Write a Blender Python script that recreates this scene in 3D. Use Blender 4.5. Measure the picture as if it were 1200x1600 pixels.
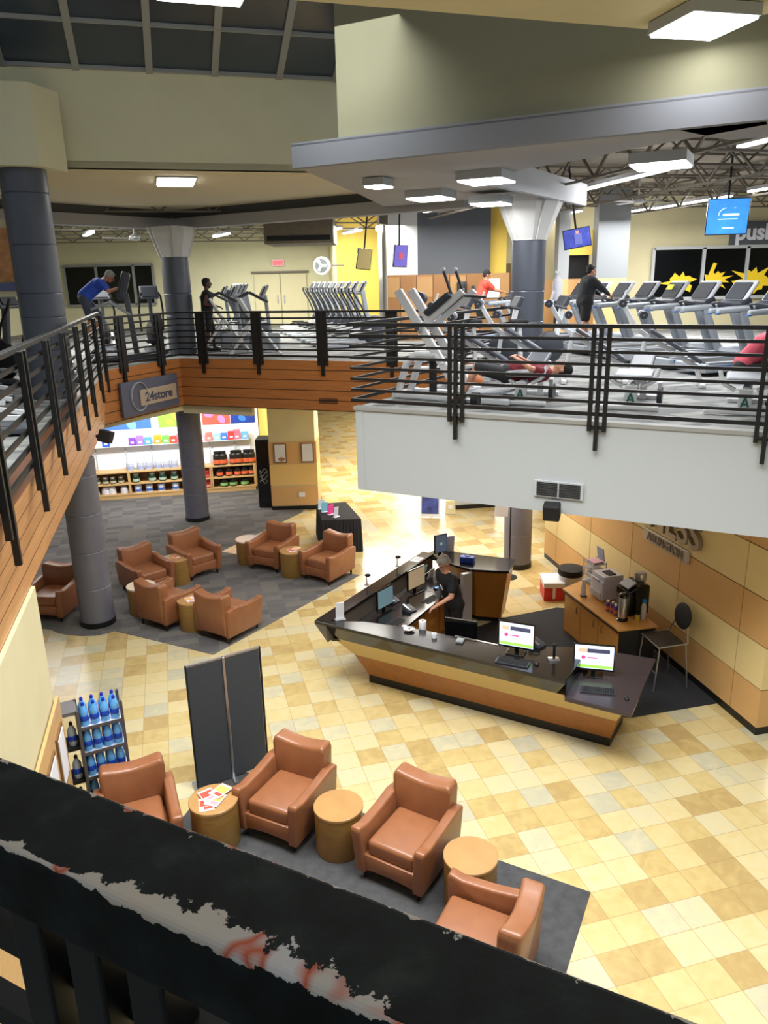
import bpy, bmesh, math, random
from mathutils import Vector, Matrix
random.seed(7)
C = bpy.context.scene.collection
PI = math.pi
R = math.radians
for o in list(bpy.data.objects):
    bpy.data.objects.remove(o)

# ------------------------------------------------------------------ camera
EYE = Vector((0, 0, 5.7))
PITCH, ROLL = R(16.797), R(-1.287)
fw = Vector((0, math.cos(PITCH), -math.sin(PITCH)))
up0 = Vector((0, math.sin(PITCH), math.cos(PITCH)))
rt = math.cos(ROLL) * Vector((1, 0, 0)) + math.sin(ROLL) * up0
up = -math.sin(ROLL) * Vector((1, 0, 0)) + math.cos(ROLL) * up0
cd = bpy.data.cameras.new('camera')
cam = bpy.data.objects.new('camera', cd)
C.objects.link(cam)
m = Matrix((rt, up, -fw)).transposed().to_4x4()
m.translation = EYE
cam.matrix_world = m
cd.sensor_fit = 'HORIZONTAL'
cd.sensor_width = 36
cd.lens = 36.0
cd.clip_start = 0.02
cd.clip_end = 200
bpy.context.scene.camera = cam

# ------------------------------------------------------------------ world, view, big lights
sc = bpy.context.scene
sc.view_settings.view_transform = 'Standard'
sc.view_settings.look = 'None'
sc.view_settings.gamma = 1
sc.view_settings.exposure = 0.2
sc.view_settings.use_curve_mapping = False
w = bpy.data.worlds.new('world')
sc.world = w
w.use_nodes = True
w.node_tree.nodes['Background'].inputs[0].default_value = (0.86, 0.93, 1.0, 1)
w.node_tree.nodes['Background'].inputs[1].default_value = 0.36


def area(name, loc, size, power, col=(1, 0.96, 0.9), rot=(0, 0, 0), sy=None):
    l = bpy.data.lights.new(name, 'AREA')
    l.energy = power
    l.color = col
    l.size = size
    if sy:
        l.shape = 'RECTANGLE'
        l.size_y = sy
    o = bpy.data.objects.new(name, l)
    C.objects.link(o)
    o.location = loc
    o.rotation_euler = rot
    return o


for p_, sz, e_ in (((0.6, 5.6, 7.85), 3.0, 235), ((3.2, 3.6, 7.85), 2.5, 180), ((-2.6, 7.5, 8.3), 2.5, 200), ((-0.5, 10.2, 8.6), 1.6, 80)):
    area('atrium_fill', p_, sz, e_ * 0.95, (0.98, 1.0, 0.98)).data.spread = R(115)  # unseen area lights added over the atrium as general fill
area('lobby_fill', (2.0, 15.0, 2.9), 3.0, 210, (1, 0.95, 0.87))  # added out-of-sight lights that brighten the lobby under the upper floor
area('lobby_fill', (0.5, 22.0, 2.9), 4.0, 400, (1, 0.95, 0.87))
area('lobby_fill', (3.0, 29.0, 2.9), 5.0, 450, (1, 0.95, 0.87))
area('lobby_fill', (6.5, 12.0, 2.9), 2.0, 100, (1, 0.95, 0.87))
area('lobby_fill', (-7.5, 15.5, 2.9), 2.0, 60, (1, 0.97, 0.95))
area('shop_light', (-5.75, 19.5, 2.9), 4.8, 190, (0.96, 0.98, 1), (R(35), 0, R(11)), 0.4)
area('gym_light', (-8.0, 20.0, 7.1), 3.0, 300, (1, 0.98, 0.92))
area('gym_light', (-4.0, 26.0, 7.1), 4.0, 520, (1, 0.98, 0.9))
area('gym_light', (-0.3, 22.5, 7.1), 2.0, 260, (1, 0.98, 0.9))
area('gym_light', (2.0, 19.2, 7.1), 2.5, 250, (1, 0.98, 0.95))
area('gym_light', (7.5, 19.5, 7.1), 4.0, 520, (0.97, 0.98, 1))
area('gym_light', (4.6, 12.4, 7.1), 2.0, 170, (0.97, 0.98, 1))

# ------------------------------------------------------------------ materials


def lin(c):
    c /= 255.0
    return c / 12.92 if c <= 0.04045 else ((c + 0.055) / 1.055) ** 2.4


def RGB(r, g, b):
    return (lin(r), lin(g), lin(b), 1)


MATS = {}


def mat(name, rgb, rough=0.6, metal=0.0, emit=0.0, var=0.0, vscale=8.0, bump=0.0, bscale=60.0, coord='Object', spec=0.5, alpha=None):
    if name in MATS:
        return MATS[name]
    m = bpy.data.materials.new(name)
    m.use_nodes = True
    nt = m.node_tree
    b = nt.nodes['Principled BSDF']
    col = RGB(*rgb)
    b.inputs['Base Color'].default_value = col
    b.inputs['Roughness'].default_value = rough
    b.inputs['Metallic'].default_value = metal
    b.inputs['Specular IOR Level'].default_value = spec
    if emit:
        b.inputs['Emission Color'].default_value = col
        b.inputs['Emission Strength'].default_value = emit
    tc = nt.nodes.new('ShaderNodeTexCoord')
    if var:
        n = nt.nodes.new('ShaderNodeTexNoise')
        n.inputs['Scale'].default_value = vscale
        n.inputs['Detail'].default_value = 4
        nt.links.new(tc.outputs[coord], n.inputs['Vector'])
        mr = nt.nodes.new('ShaderNodeMapRange')
        mr.inputs['From Min'].default_value = 0.3
        mr.inputs['From Max'].default_value = 0.7
        mr.inputs['To Min'].default_value = 1 - var
        mr.inputs['To Max'].default_value = 1 + var
        nt.links.new(n.outputs['Fac'], mr.inputs['Value'])
        vm = nt.nodes.new('ShaderNodeVectorMath')
        vm.operation = 'SCALE'
        vm.inputs[0].default_value = col[:3]
        nt.links.new(mr.outputs[0], vm.inputs['Scale'])
        nt.links.new(vm.outputs[0], b.inputs['Base Color'])
    if bump:
        n2 = nt.nodes.new('ShaderNodeTexNoise')
        n2.inputs['Scale'].default_value = bscale
        nt.links.new(tc.outputs[coord], n2.inputs['Vector'])
        bp = nt.nodes.new('ShaderNodeBump')
        bp.inputs['Strength'].default_value = bump
        bp.inputs['Distance'].default_value = 0.01
        nt.links.new(n2.outputs['Fac'], bp.inputs['Height'])
        nt.links.new(bp.outputs[0], b.inputs['Normal'])
    MATS[name] = m
    return m


def ramp(nt, stops, interp='LINEAR'):
    r = nt.nodes.new('ShaderNodeValToRGB')
    e = r.color_ramp.elements
    r.color_ramp.interpolation = interp
    e[0].position, e[0].color = stops[0][0], stops[0][1]
    e[1].position, e[1].color = stops[-1][0], stops[-1][1]
    for p, c in stops[1:-1]:
        x = e.new(p)
        x.color = c
    return r


def tile_mat(name, loc, yaw, scale, stops, grout, gw, rough, mott=0.25, groutfac=0.55, aspect=1.0, stagger=False, mscale=6.0, bump=0.0):
    m = bpy.data.materials.new(name)
    m.use_nodes = True
    nt = m.node_tree
    L = nt.links
    b = nt.nodes['Principled BSDF']
    b.inputs['Roughness'].default_value = rough
    g = nt.nodes.new('ShaderNodeNewGeometry')
    mp = nt.nodes.new('ShaderNodeMapping')
    mp.vector_type = 'TEXTURE'
    mp.inputs['Location'].default_value = (loc[0], loc[1], 0)
    mp.inputs['Rotation'].default_value = (0, 0, yaw)
    mp.inputs['Scale'].default_value = (scale * aspect, scale, 100)
    L.new(g.outputs['Position'], mp.inputs['Vector'])
    fl = nt.nodes.new('ShaderNodeVectorMath')
    fl.operation = 'FLOOR'
    L.new(mp.outputs[0], fl.inputs[0])
    fr = nt.nodes.new('ShaderNodeVectorMath')
    fr.operation = 'FRACTION'
    L.new(mp.outputs[0], fr.inputs[0])
    wn = nt.nodes.new('ShaderNodeTexWhiteNoise')
    wn.noise_dimensions = '3D'
    L.new(fl.outputs[0], wn.inputs['Vector'])
    rp = ramp(nt, stops)
    # mottling: shifts the ramp position inside each tile
    n = nt.nodes.new('ShaderNodeTexNoise')
    n.noise_dimensions = '4D'
    n.inputs['Scale'].default_value = mscale
    n.inputs['Detail'].default_value = 5
    n.inputs['Distortion'].default_value = 0.8
    L.new(g.outputs['Position'], n.inputs['Vector'])
    mw = nt.nodes.new('ShaderNodeMath')
    mw.operation = 'MULTIPLY'
    mw.inputs[1].default_value = 40
    L.new(wn.outputs['Value'], mw.inputs[0])
    L.new(mw.outputs[0], n.inputs['W'])
    a = nt.nodes.new('ShaderNodeMath')
    a.operation = 'MULTIPLY_ADD'
    a.inputs[1].default_value = mott * 2
    L.new(n.outputs['Fac'], a.inputs[0])
    s = nt.nodes.new('ShaderNodeMath')
    s.operation = 'SUBTRACT'
    s.inputs[1].default_value = mott
    L.new(wn.outputs['Value'], s.inputs[0])
    L.new(s.outputs[0], a.inputs[2])
    L.new(a.outputs[0], rp.inputs[0])
    sp = nt.nodes.new('ShaderNodeSeparateXYZ')
    L.new(fr.outputs[0], sp.inputs[0])
    ms = []
    for ax in (0, 1):
        p = nt.nodes.new('ShaderNodeMath')
        p.operation = 'PINGPONG'
        p.inputs[1].default_value = 0.5
        L.new(sp.outputs[ax], p.inputs[0])
        ms.append(p)
    mn = nt.nodes.new('ShaderNodeMath')
    mn.operation = 'MINIMUM'
    L.new(ms[0].outputs[0], mn.inputs[0])
    L.new(ms[1].outputs[0], mn.inputs[1])
    lt = nt.nodes.new('ShaderNodeMath')
    lt.operation = 'LESS_THAN'
    lt.inputs[1].default_value = gw
    L.new(mn.outputs[0], lt.inputs[0])
    gf = nt.nodes.new('ShaderNodeMath')
    gf.operation = 'MULTIPLY'
    gf.inputs[1].default_value = groutfac
    L.new(lt.outputs[0], gf.inputs[0])
    mx = nt.nodes.new('ShaderNodeMixRGB')
    L.new(gf.outputs[0], mx.inputs[0])
    L.new(rp.outputs[0], mx.inputs[1])
    mx.inputs[2].default_value = grout
    L.new(mx.outputs[0], b.inputs['Base Color'])
    return m


YAW = R(15.065)
M_tile = tile_mat('stone_tile', (1.91, 6.02), YAW, 0.3261,
                  [(0.0, RGB(176, 150, 100)), (0.18, RGB(192, 168, 112)), (0.4, RGB(202, 182, 130)), (0.62, RGB(206, 190, 146)), (0.82, RGB(198, 188, 154)), (1.0, RGB(182, 176, 152))],
                  RGB(150, 120, 78), 0.012, 0.22, 0.30)
M_carpet = tile_mat('grey_carpet', (0, 0), YAW, 0.2,
                    [(0.0, RGB(82, 80, 80)), (0.5, RGB(94, 92, 92)), (1.0, RGB(108, 104, 100))],
                    RGB(80, 80, 80), 0.0, 0.95, 0.6, 0.0, 1.6, mscale=20)
M_gymfloor = tile_mat('gym_carpet', (0, 0), YAW, 0.16,
                      [(0.0, RGB(96, 98, 100)), (0.5, RGB(124, 126, 124)), (1.0, RGB(150, 150, 146))],
                      RGB(80, 80, 80), 0.0, 0.9, 0.4, 0.0, 3.0, mscale=8)


def plank_mat(name, rgb, z0, pitch, lw=0.05, dark=(46, 24, 12), offset_slope=0.0, grain=0.16):
    m = bpy.data.materials.new(name)
    m.use_nodes = True
    nt = m.node_tree
    L = nt.links
    b = nt.nodes['Principled BSDF']
    b.inputs['Roughness'].default_value = 0.42
    g = nt.nodes.new('ShaderNodeNewGeometry')
    sp = nt.nodes.new('ShaderNodeSeparateXYZ')
    L.new(g.outputs['Position'], sp.inputs[0])
    a = nt.nodes.new('ShaderNodeMath')
    a.operation = 'SUBTRACT'
    a.inputs[1].default_value = z0
    L.new(sp.outputs[2], a.inputs[0])
    d = nt.nodes.new('ShaderNodeMath')
    d.operation = 'DIVIDE'
    d.inputs[1].default_value = pitch
    L.new(a.outputs[0], d.inputs[0])
    f = nt.nodes.new('ShaderNodeMath')
    f.operation = 'FRACT'
    L.new(d.outputs[0], f.inputs[0])
    lt = nt.nodes.new('ShaderNodeMath')
    lt.operation = 'LESS_THAN'
    lt.inputs[1].default_value = lw
    L.new(f.outputs[0], lt.inputs[0])
    mp = nt.nodes.new('ShaderNodeMapping')
    mp.inputs['Scale'].default_value = (1.6, 1.6, 26)
    L.new(g.outputs['Position'], mp.inputs['Vector'])
    n = nt.nodes.new('ShaderNodeTexNoise')
    n.inputs['Scale'].default_value = 1.5
    n.inputs['Detail'].default_value = 6
    L.new(mp.outputs[0], n.inputs['Vector'])
    c = RGB(*rgb)
    k1 = tuple(x * (1 - grain) for x in c[:3]) + (1,)
    k2 = tuple(min(1, x * (1 + grain)) for x in c[:3]) + (1,)
    rp = ramp(nt, [(0.3, k1), (0.7, k2)])
    L.new(n.outputs['Fac'], rp.inputs[0])
    mx = nt.nodes.new('ShaderNodeMixRGB')
    L.new(lt.outputs[0], mx.inputs[0])
    L.new(rp.outputs[0], mx.inputs[1])
    mx.inputs[2].default_value = RGB(*dark)
    L.new(mx.outputs[0], b.inputs['Base Color'])
    return m


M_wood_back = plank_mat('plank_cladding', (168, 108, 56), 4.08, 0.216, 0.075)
M_wood_left = plank_mat('plank_cladding_left_lit', (206, 152, 100), 4.08, 0.216, 0.065, (104, 62, 34))  # same cladding, paler: light on the left side put into the plank colour


def wood(name, rgb, rough=0.35, grain=0.14, sc_=(1.2, 1.2, 10)):
    if name in MATS:
        return MATS[name]
    m = bpy.data.materials.new(name)
    m.use_nodes = True
    nt = m.node_tree
    L = nt.links
    b = nt.nodes['Principled BSDF']
    b.inputs['Roughness'].default_value = rough
    tc = nt.nodes.new('ShaderNodeTexCoord')
    mp = nt.nodes.new('ShaderNodeMapping')
    mp.inputs['Scale'].default_value = sc_
    L.new(tc.outputs['Object'], mp.inputs['Vector'])
    n = nt.nodes.new('ShaderNodeTexNoise')
    n.inputs['Scale'].default_value = 3
    n.inputs['Detail'].default_value = 5
    n.inputs['Distortion'].default_value = 0.6
    L.new(mp.outputs[0], n.inputs['Vector'])
    c = RGB(*rgb)
    rp = ramp(nt, [(0.3, tuple(x * (1 - grain) for x in c[:3]) + (1,)), (0.7, tuple(min(1, x * (1 + grain)) for x in c[:3]) + (1,))])
    L.new(n.outputs['Fac'], rp.inputs[0])
    L.new(rp.outputs[0], b.inputs['Base Color'])
    MATS[name] = m
    return m


M_black = mat('black_paint', (14, 15, 16), 0.45)
M_blackm = mat('black_matte', (18, 18, 20), 0.75)
M_blackg = mat('black_gloss', (12, 12, 13), 0.12, spec=0.7)
M_top = mat('black_laminate', (26, 22, 24), 0.16, spec=0.7)
M_cream = mat('cream_paint', (214, 204, 164), 0.85, var=0.03, vscale=2)
M_creamw = mat('cream_wall', (218, 214, 180), 0.85, var=0.03, vscale=2)
M_creamdk = mat('khaki_wall', (128, 126, 102), 0.85, var=0.03, vscale=1.5)
M_soffit = mat('soffit_paint', (216, 206, 176), 0.85)
M_band = mat('grey_band', (160, 159, 158), 0.8)
M_banddk = mat('recess_shade', (78, 78, 76), 0.8)  # shade of the gap above the band put into the colour
M_beam = mat('beam_grey', (122, 125, 133), 0.75)
M_white = mat('white_paint', (178, 183, 186), 0.8)
M_offw = mat('off_white_wall', (196, 198, 198), 0.8)
M_colm = mat('column_grey', (112, 112, 124), 0.45, metal=0.15, var=0.06, vscale=3)
M_coldk = mat('column_slate', (80, 84, 94), 0.45, metal=0.15, var=0.08, vscale=3)
M_steel = mat('steel', (190, 192, 196), 0.28, metal=0.9)
M_chrome = mat('chrome', (210, 210, 214), 0.12, metal=1.0)
M_glassdk = mat('night_glass', (8, 11, 13), 0.15, spec=0.25)
M_sky = mat('skylight_glass', (50, 62, 76), 0.25, spec=0.8, var=0.25, vscale=0.5)
M_mull = mat('mullion', (150, 152, 150), 0.5)
M_leather = mat('tan_leather', (142, 90, 58), 0.36, var=0.10, vscale=5, bump=0.08, bscale=90, spec=0.6)
M_tablew = wood('table_maple', (150, 114, 58))
M_cab = wood('cabinet_maple', (206, 148, 74), 0.3, 0.06, (1.5, 1.5, 6))
M_cabin = wood('desk_maple', (190, 126, 48), 0.35, 0.08, (6, 6, 1))
M_shelfw = wood('shelf_maple', (206, 166, 108), 0.5, 0.06)
M_shelfback = wood('shelf_back', (136, 96, 52), 0.6, 0.06)
M_panel1 = mat('panel_tan', (212, 168, 110), 0.5, var=0.05, vscale=1.2)
M_panel2 = mat('panel_cream', (230, 208, 150), 0.5, var=0.04, vscale=1.2)
M_panelgap = mat('panel_gap', (120, 88, 50), 0.6)
M_locker = mat('locker_wood', (146, 102, 58), 0.5, var=0.08, vscale=2)
M_yellow = mat('yellow_wall', (236, 202, 92), 0.8)
M_slate = mat('slate_wall', (84, 88, 94), 0.7)
M_wgrey = mat('machine_white', (216, 218, 220), 0.35)
M_mgrey = mat('machine_grey', (150, 156, 164), 0.4)
M_mdk = mat('machine_dark', (50, 54, 62), 0.5)
M_pad = mat('pad_grey', (76, 80, 88), 0.45)
M_padlt = mat('pad_light', (150, 156, 162), 0.45)
M_belt = mat('belt_black', (30, 31, 34), 0.7)
M_bluea = mat('blue_accent', (46, 96, 160), 0.5)
M_deck = mat('roof_deck', (150, 140, 126), 0.9, var=0.15, vscale=1.2)
M_truss = mat('truss_paint', (118, 111, 98), 0.7)
M_lamp = mat('lamp_diffuser', (255, 255, 252), 0.5, emit=9)
M_tube = mat('tube_diffuser', (255, 255, 252), 0.5, emit=7)
M_red = mat('exit_red', (255, 60, 70), 0.5, emit=2.5)
M_paper = mat('paper', (226, 226, 232), 0.8)

# ------------------------------------------------------------------ mesh helpers


class MB:
    def __init__(s):
        s.b = bmesh.new()

    def _xf(s, vs, loc=(0, 0, 0), rot=(0, 0, 0)):
        M = Matrix.Translation(loc) @ Matrix.Rotation(rot[2], 4, 'Z') @ Matrix.Rotation(rot[1], 4, 'Y') @ Matrix.Rotation(rot[0], 4, 'X')
        for v in vs:
            v.co = M @ v.co

    def box(s, c, d, rot=(0, 0, 0), bev=0.0, seg=2):
        t = bmesh.new()
        bmesh.ops.create_cube(t, size=1)
        for v in t.verts:
            v.co = Vector((v.co.x * d[0], v.co.y * d[1], v.co.z * d[2]))
        if bev:
            bmesh.ops.bevel(t, geom=list(t.edges), offset=bev, segments=seg, profile=0.5, affect='EDGES')
        return s._merge(t, c, rot)

    def _merge(s, t, loc, rot=(0, 0, 0)):
        s._xf(t.verts, loc, rot)
        me = bpy.data.meshes.new('t')
        t.to_mesh(me)
        t.free()
        s.b.from_mesh(me)
        bpy.data.meshes.remove(me)
        return s

    def prism(s, poly, z0, z1, bev=0.0):
        t = bmesh.new()
        lo = [t.verts.new((p[0], p[1], z0)) for p in poly]
        hi = [t.verts.new((p[0], p[1], z1)) for p in poly]
        t.faces.new(hi)
        t.faces.new(lo[::-1])
        n = len(poly)
        for i in range(n):
            t.faces.new((lo[i], lo[(i + 1) % n], hi[(i + 1) % n], hi[i]))
        bmesh.ops.recalc_face_normals(t, faces=t.faces)
        if bev:
            bmesh.ops.bevel(t, geom=list(t.edges), offset=bev, segments=2, profile=0.5, affect='EDGES')
        return s._merge(t, (0, 0, 0))

    def profile(s, poly, y0, y1, axis='x', bev=0.0, seg=2, loc=(0, 0, 0), rot=(0, 0, 0)):
        """poly in (a, z); extruded along x (axis='x': poly is (y,z)) or along y (axis='y': poly is (x,z))"""
        t = bmesh.new()
        f = (lambda p, e: (e, p[0], p[1])) if axis == 'x' else (lambda p, e: (p[0], e, p[1]))
        lo = [t.verts.new(f(p, y0)) for p in poly]
        hi = [t.verts.new(f(p, y1)) for p in poly]
        t.faces.new(hi)
        t.faces.new(lo[::-1])
        n = len(poly)
        for i in range(n):
            t.faces.new((lo[i], lo[(i + 1) % n], hi[(i + 1) % n], hi[i]))
        bmesh.ops.recalc_face_normals(t, faces=t.faces)
        if bev:
            bmesh.ops.bevel(t, geom=list(t.edges), offset=bev, segments=seg, profile=0.5, affect='EDGES')
        return s._merge(t, loc, rot)

    def hull8(s, lo, hi):
        """solid between two rings of equal length"""
        t = bmesh.new()
        a = [t.verts.new(p) for p in lo]
        b_ = [t.verts.new(p) for p in hi]
        t.faces.new(b_)
        t.faces.new(a[::-1])
        n = len(lo)
        for i in range(n):
            t.faces.new((a[i], a[(i + 1) % n], b_[(i + 1) % n], b_[i]))
        bmesh.ops.recalc_face_normals(t, faces=t.faces)
        return s._merge(t, (0, 0, 0))

    def cyl(s, p0, p1, r0, r1=None, n=16, cap=True):
        r1 = r0 if r1 is None else r1
        p0, p1 = Vector(p0), Vector(p1)
        d = p1 - p0
        t = bmesh.new()
        bmesh.ops.create_cone(t, cap_ends=cap, segments=n, radius1=r0, radius2=r1, depth=d.length)
        M = Matrix.Translation((p0 + p1) / 2) @ d.to_track_quat('Z', 'Y').to_matrix().to_4x4()
        for v in t.verts:
            v.co = M @ v.co
        return s._merge(t, (0, 0, 0))

    def bar(s, p0, p1, wd, h, bev=0.0, upv=(0, 0, 1)):
        p0, p1 = Vector(p0), Vector(p1)
        d = p1 - p0
        x = d.normalized()
        u = Vector(upv)
        y = u.cross(x)
        if y.length < 1e-4:
            y = Vector((0, 1, 0)).cross(x)
        y.normalize()
        z = x.cross(y)
        t = bmesh.new()
        bmesh.ops.create_cube(t, size=1)
        for v in t.verts:
            v.co = Vector((v.co.x * d.length, v.co.y * wd, v.co.z * h))
        if bev:
            bmesh.ops.bevel(t, geom=list(t.edges), offset=bev, segments=2, profile=0.5, affect='EDGES')
        M = Matrix((x, y, z)).transposed().to_4x4()
        M.translation = (p0 + p1) / 2
        for v in t.verts:
            v.co = M @ v.co
        return s._merge(t, (0, 0, 0))

    def tube(s, pts, r, n=8):
        for i in range(len(pts) - 1):
            s.cyl(pts[i], pts[i + 1], r, r, n)
            if i:
                s.sph(pts[i], r, n=n)
        return s

    def sph(s, c, r, sc_=(1, 1, 1), n=12, rot=(0, 0, 0)):
        t = bmesh.new()
        bmesh.ops.create_uvsphere(t, u_segments=max(8, n), v_segments=max(6, n * 2 // 3), radius=r)
        for v in t.verts:
            v.co = Vector((v.co.x * sc_[0], v.co.y * sc_[1], v.co.z * sc_[2]))
        return s._merge(t, c, rot)

    def cap(s, p0, p1, r0, r1):
        s.sph(p0, r0)
        s.sph(p1, r1)
        if (Vector(p1) - Vector(p0)).length > 1e-4:
            s.cyl(p0, p1, r0, r1, 14)
        return s

    def lathe(s, prof, c=(0, 0, 0), n=24):
        t = bmesh.new()
        rings = []
        for r, z in prof:
            rings.append([t.verts.new((r * math.cos(2 * PI * k / n), r * math.sin(2 * PI * k / n), z)) for k in range(n)])
        for a, b_ in zip(rings, rings[1:]):
            for k in range(n):
                t.faces.new((a[k], a[(k + 1) % n], b_[(k + 1) % n], b_[k]))
        t.faces.new(rings[0][::-1])
        t.faces.new(rings[-1])
        return s._merge(t, c)

    def build(s, name, m, parent=None, smooth=False, loc=None):
        me = bpy.data.meshes.new(name)
        s.b.to_mesh(me)
        s.b.free()
        me.materials.append(m)
        if smooth:
            for p in me.polygons:
                p.use_smooth = True
            try:
                me.set_sharp_from_angle(angle=R(30))
            except Exception:
                pass
        o = bpy.data.objects.new(name, me)
        C.objects.link(o)
        if parent is not None:
            o.parent = parent
        if loc:
            o.location = loc
        return o


def tag(o, label=None, cat=None, group=None, kind=None):
    if label:
        o['label'] = label
    if cat:
        o['category'] = cat
    if group:
        o['group'] = group
    if kind:
        o['kind'] = kind
    return o


def thing(name, label, cat, loc=(0, 0, 0), rz=0.0, group=None):
    o = bpy.data.objects.new(name, None)
    o.empty_display_size = 0.1
    C.objects.link(o)
    o.location = loc
    o.rotation_euler = (0, 0, rz)
    return tag(o, label, cat, group)


def struct(o, label=None):
    o['kind'] = 'structure'
    if label:
        o['label'] = label
    return o


KIDS = {}


def kids(o):
    return [c for c in bpy.data.objects if c.parent == o]


def dup(root, loc, rz=None, label=None, group=None, scale=None):
    cache = KIDS.setdefault(root.name, None)
    if cache is None:
        cache = [(c, kids(c)) for c in kids(root)]
        KIDS[root.name] = cache
    r = root.copy()
    C.objects.link(r)
    r.location = loc
    if rz is not None:
        r.rotation_euler = (0, 0, rz)
    if label:
        r['label'] = label
    if group:
        r['group'] = group
    if scale:
        r.scale = scale
    for c, gs in cache:
        d = c.copy()
        C.objects.link(d)
        d.parent = r
        for g_ in gs:
            e = g_.copy()
            C.objects.link(e)
            e.parent = d
    return r


def text(name, s, size, m, parent, loc, rz, extr=0.01, rx=PI / 2, sx=1.0, align='CENTER', bold=0.0, shear=0.0):
    cu = bpy.data.curves.new(name, 'FONT')
    cu.body = s
    cu.size = size
    cu.extrude = extr
    cu.align_x = align
    cu.offset = bold
    cu.shear = shear
    t = bpy.data.objects.new(name, cu)
    C.objects.link(t)
    dg = bpy.context.evaluated_depsgraph_get()
    me = bpy.data.meshes.new_from_object(t.evaluated_get(dg))
    bpy.data.objects.remove(t)
    me.materials.clear()
    me.materials.append(m)
    o = bpy.data.objects.new(name, me)
    C.objects.link(o)
    o.parent = parent
    o.location = loc
    o.rotation_euler = (rx, 0, rz)
    o.scale = (sx, 1, 1)
    return o


def V2(a):
    return Vector((a[0], a[1]))


def wall(p, q, z0, z1, th, name, m, side=1, parent=None):
    """upright slab on line p-q; thickness goes to the left (side=1) or right (-1) of p->q"""
    p, q = V2(p), V2(q)
    u = (q - p).normalized()
    n = Vector((-u.y, u.x)) * th * side
    mb = MB().prism([p, q, q + n, p + n], z0, z1)
    return mb.build(name, m, parent)


# ------------------------------------------------------------------ key plan lines
F2 = 4.08
K = V2((-0.354, 10.264))
U = V2((0.88075, -0.47359))
K2 = K + U * 12
CC = V2((2.6, 15.2))
BB = V2((-4.62, 17.94))
AA = V2((-5.55, 15.65))
LL = V2((-1.75, 1.58))
NU = V2((0.887, -0.462)).normalized()


def leftx(y):
    return -2.68 - 0.2653 * (y - 5.11)


# ------------------------------------------------------------------ structure: floors, slabs, ceilings
struct(MB().prism([(-22, -8), (22, -8), (22, 48), (-22, 48)], -0.2, 0).build('floor', M_tile), 'beige stone tile lobby floor')
carpA = [(-12, 14.3), (-7.0, 12.6), (-5.98, 12.28), (-5.84, 12.24), (-5.66, 12.1), (-5.47, 12.02), (-5.2, 11.96), (-4.96, 11.97), (-4.8, 12.04), (-4.69, 12.13), (-2.79, 11.16), (-0.52, 14.49), (-3.65, 16.11), (-2.1, 19.05), (-2.2, 22.2), (-14, 22.2)]
struct(MB().prism(carpA, 0, 0.008).build('floor', M_carpet), 'grey carpet area under the upper chair group')
carpB = [(1.91, 6.02), (-2.05, 8.21), (-2.5, 6.6), (-1.0, 3.2), (0.6, 3.4)]
struct(MB().prism(carpB, 0, 0.008).build('floor', mat('dark_carpet', (66, 66, 68), 0.95, var=0.2, vscale=10)), 'dark grey carpet area under the lower chair row')

nk = V2((0.4736, 0.88075)) * 0.06
void_out = [(-20, -2.0), LL + V2((-0.32, 0)), (leftx(5) - 0.32, 5), (leftx(10) - 0.32, 10), AA + V2((-0.22, 0.0)), BB + V2((-0.05, 0.09)), CC + V2((0.08, 0.09)), K + V2((0.12, 0.08)), K2 + nk, (20, K2.y - 3), (20, 40), (-20, 40)]
struct(MB().prism(void_out, 3.55, F2 - 0.005).build('floor', M_gymfloor), 'upper gym floor slab')
struct(MB().prism([LL, LL + V2((-18, -2.5)), (-19, -8), (20, -10.5), LL + V2(NU) * 24], 3.55, F2 - 0.005).build('floor', M_gymfloor), 'walkway slab below the camera')
# lower ceilings (underside of the upper floor)
low = [(-20, 1.0), (-2.3, 1.8), (leftx(5) - 0.27, 5), (leftx(10) - 0.27, 10), AA + V2((-0.15, 0)), BB + V2((-0.1, 0.1)), CC + V2((0.1, 0.3)), K + V2((0.12, 0.1)), K2 + V2((0, 0.15)), (20, K2.y), (20, 40), (-20, 40)]
struct(MB().prism(low, 2.98, 3.04).build('ceiling', M_cream), 'cream ceiling below the upper floor')

# fascias
t0, t1 = LL, AA
fl = MB().hull8([(t0.x - 0.25, t0.y, 3.0), (AA.x - 0.12, AA.y, 3.0), (AA.x - 0.3, AA.y, 3.0), (t0.x - 0.5, t0.y, 3.0)],
                [(t0.x, t0.y, F2), (AA.x, AA.y, F2), (AA.x - 0.2, AA.y, F2), (t0.x - 0.25, t0.y, F2)])
struct(fl.build('wall_left', M_wood_left), 'wood plank fascia of the left balcony')
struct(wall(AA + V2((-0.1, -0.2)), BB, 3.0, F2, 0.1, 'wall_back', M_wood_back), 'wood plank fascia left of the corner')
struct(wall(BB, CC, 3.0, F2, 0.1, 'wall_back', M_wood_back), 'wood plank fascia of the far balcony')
# cream strip hanging below the wood
struct(wall(AA + V2((-0.3, 0.1)), BB + V2((-0.05, 0.1)), 2.86, 3.0, 0.12, 'trim_1', M_cream))
struct(wall(BB + V2((-0.05, 0.1)), (-2.95, 17.4), 2.80, 3.0, 0.12, 'trim_2', M_cream))
# white promontory fascia
struct(wall(K, K2, 2.94, F2, 0.12, 'wall_front', M_white, 1), 'white fascia of the front balcony')
struct(wall(CC, K, 2.94, F2, 0.12, 'wall_front', M_white, 1), 'white fascia on the left side of the front balcony')
struct(wall(K - U * 0.02 + V2((-0.012, -0.02)), K2, F2 - 0.035, F2 + 0.01, 0.14, 'trim_3', mat('edge_grey', (150, 150, 146), 0.6)))

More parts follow.
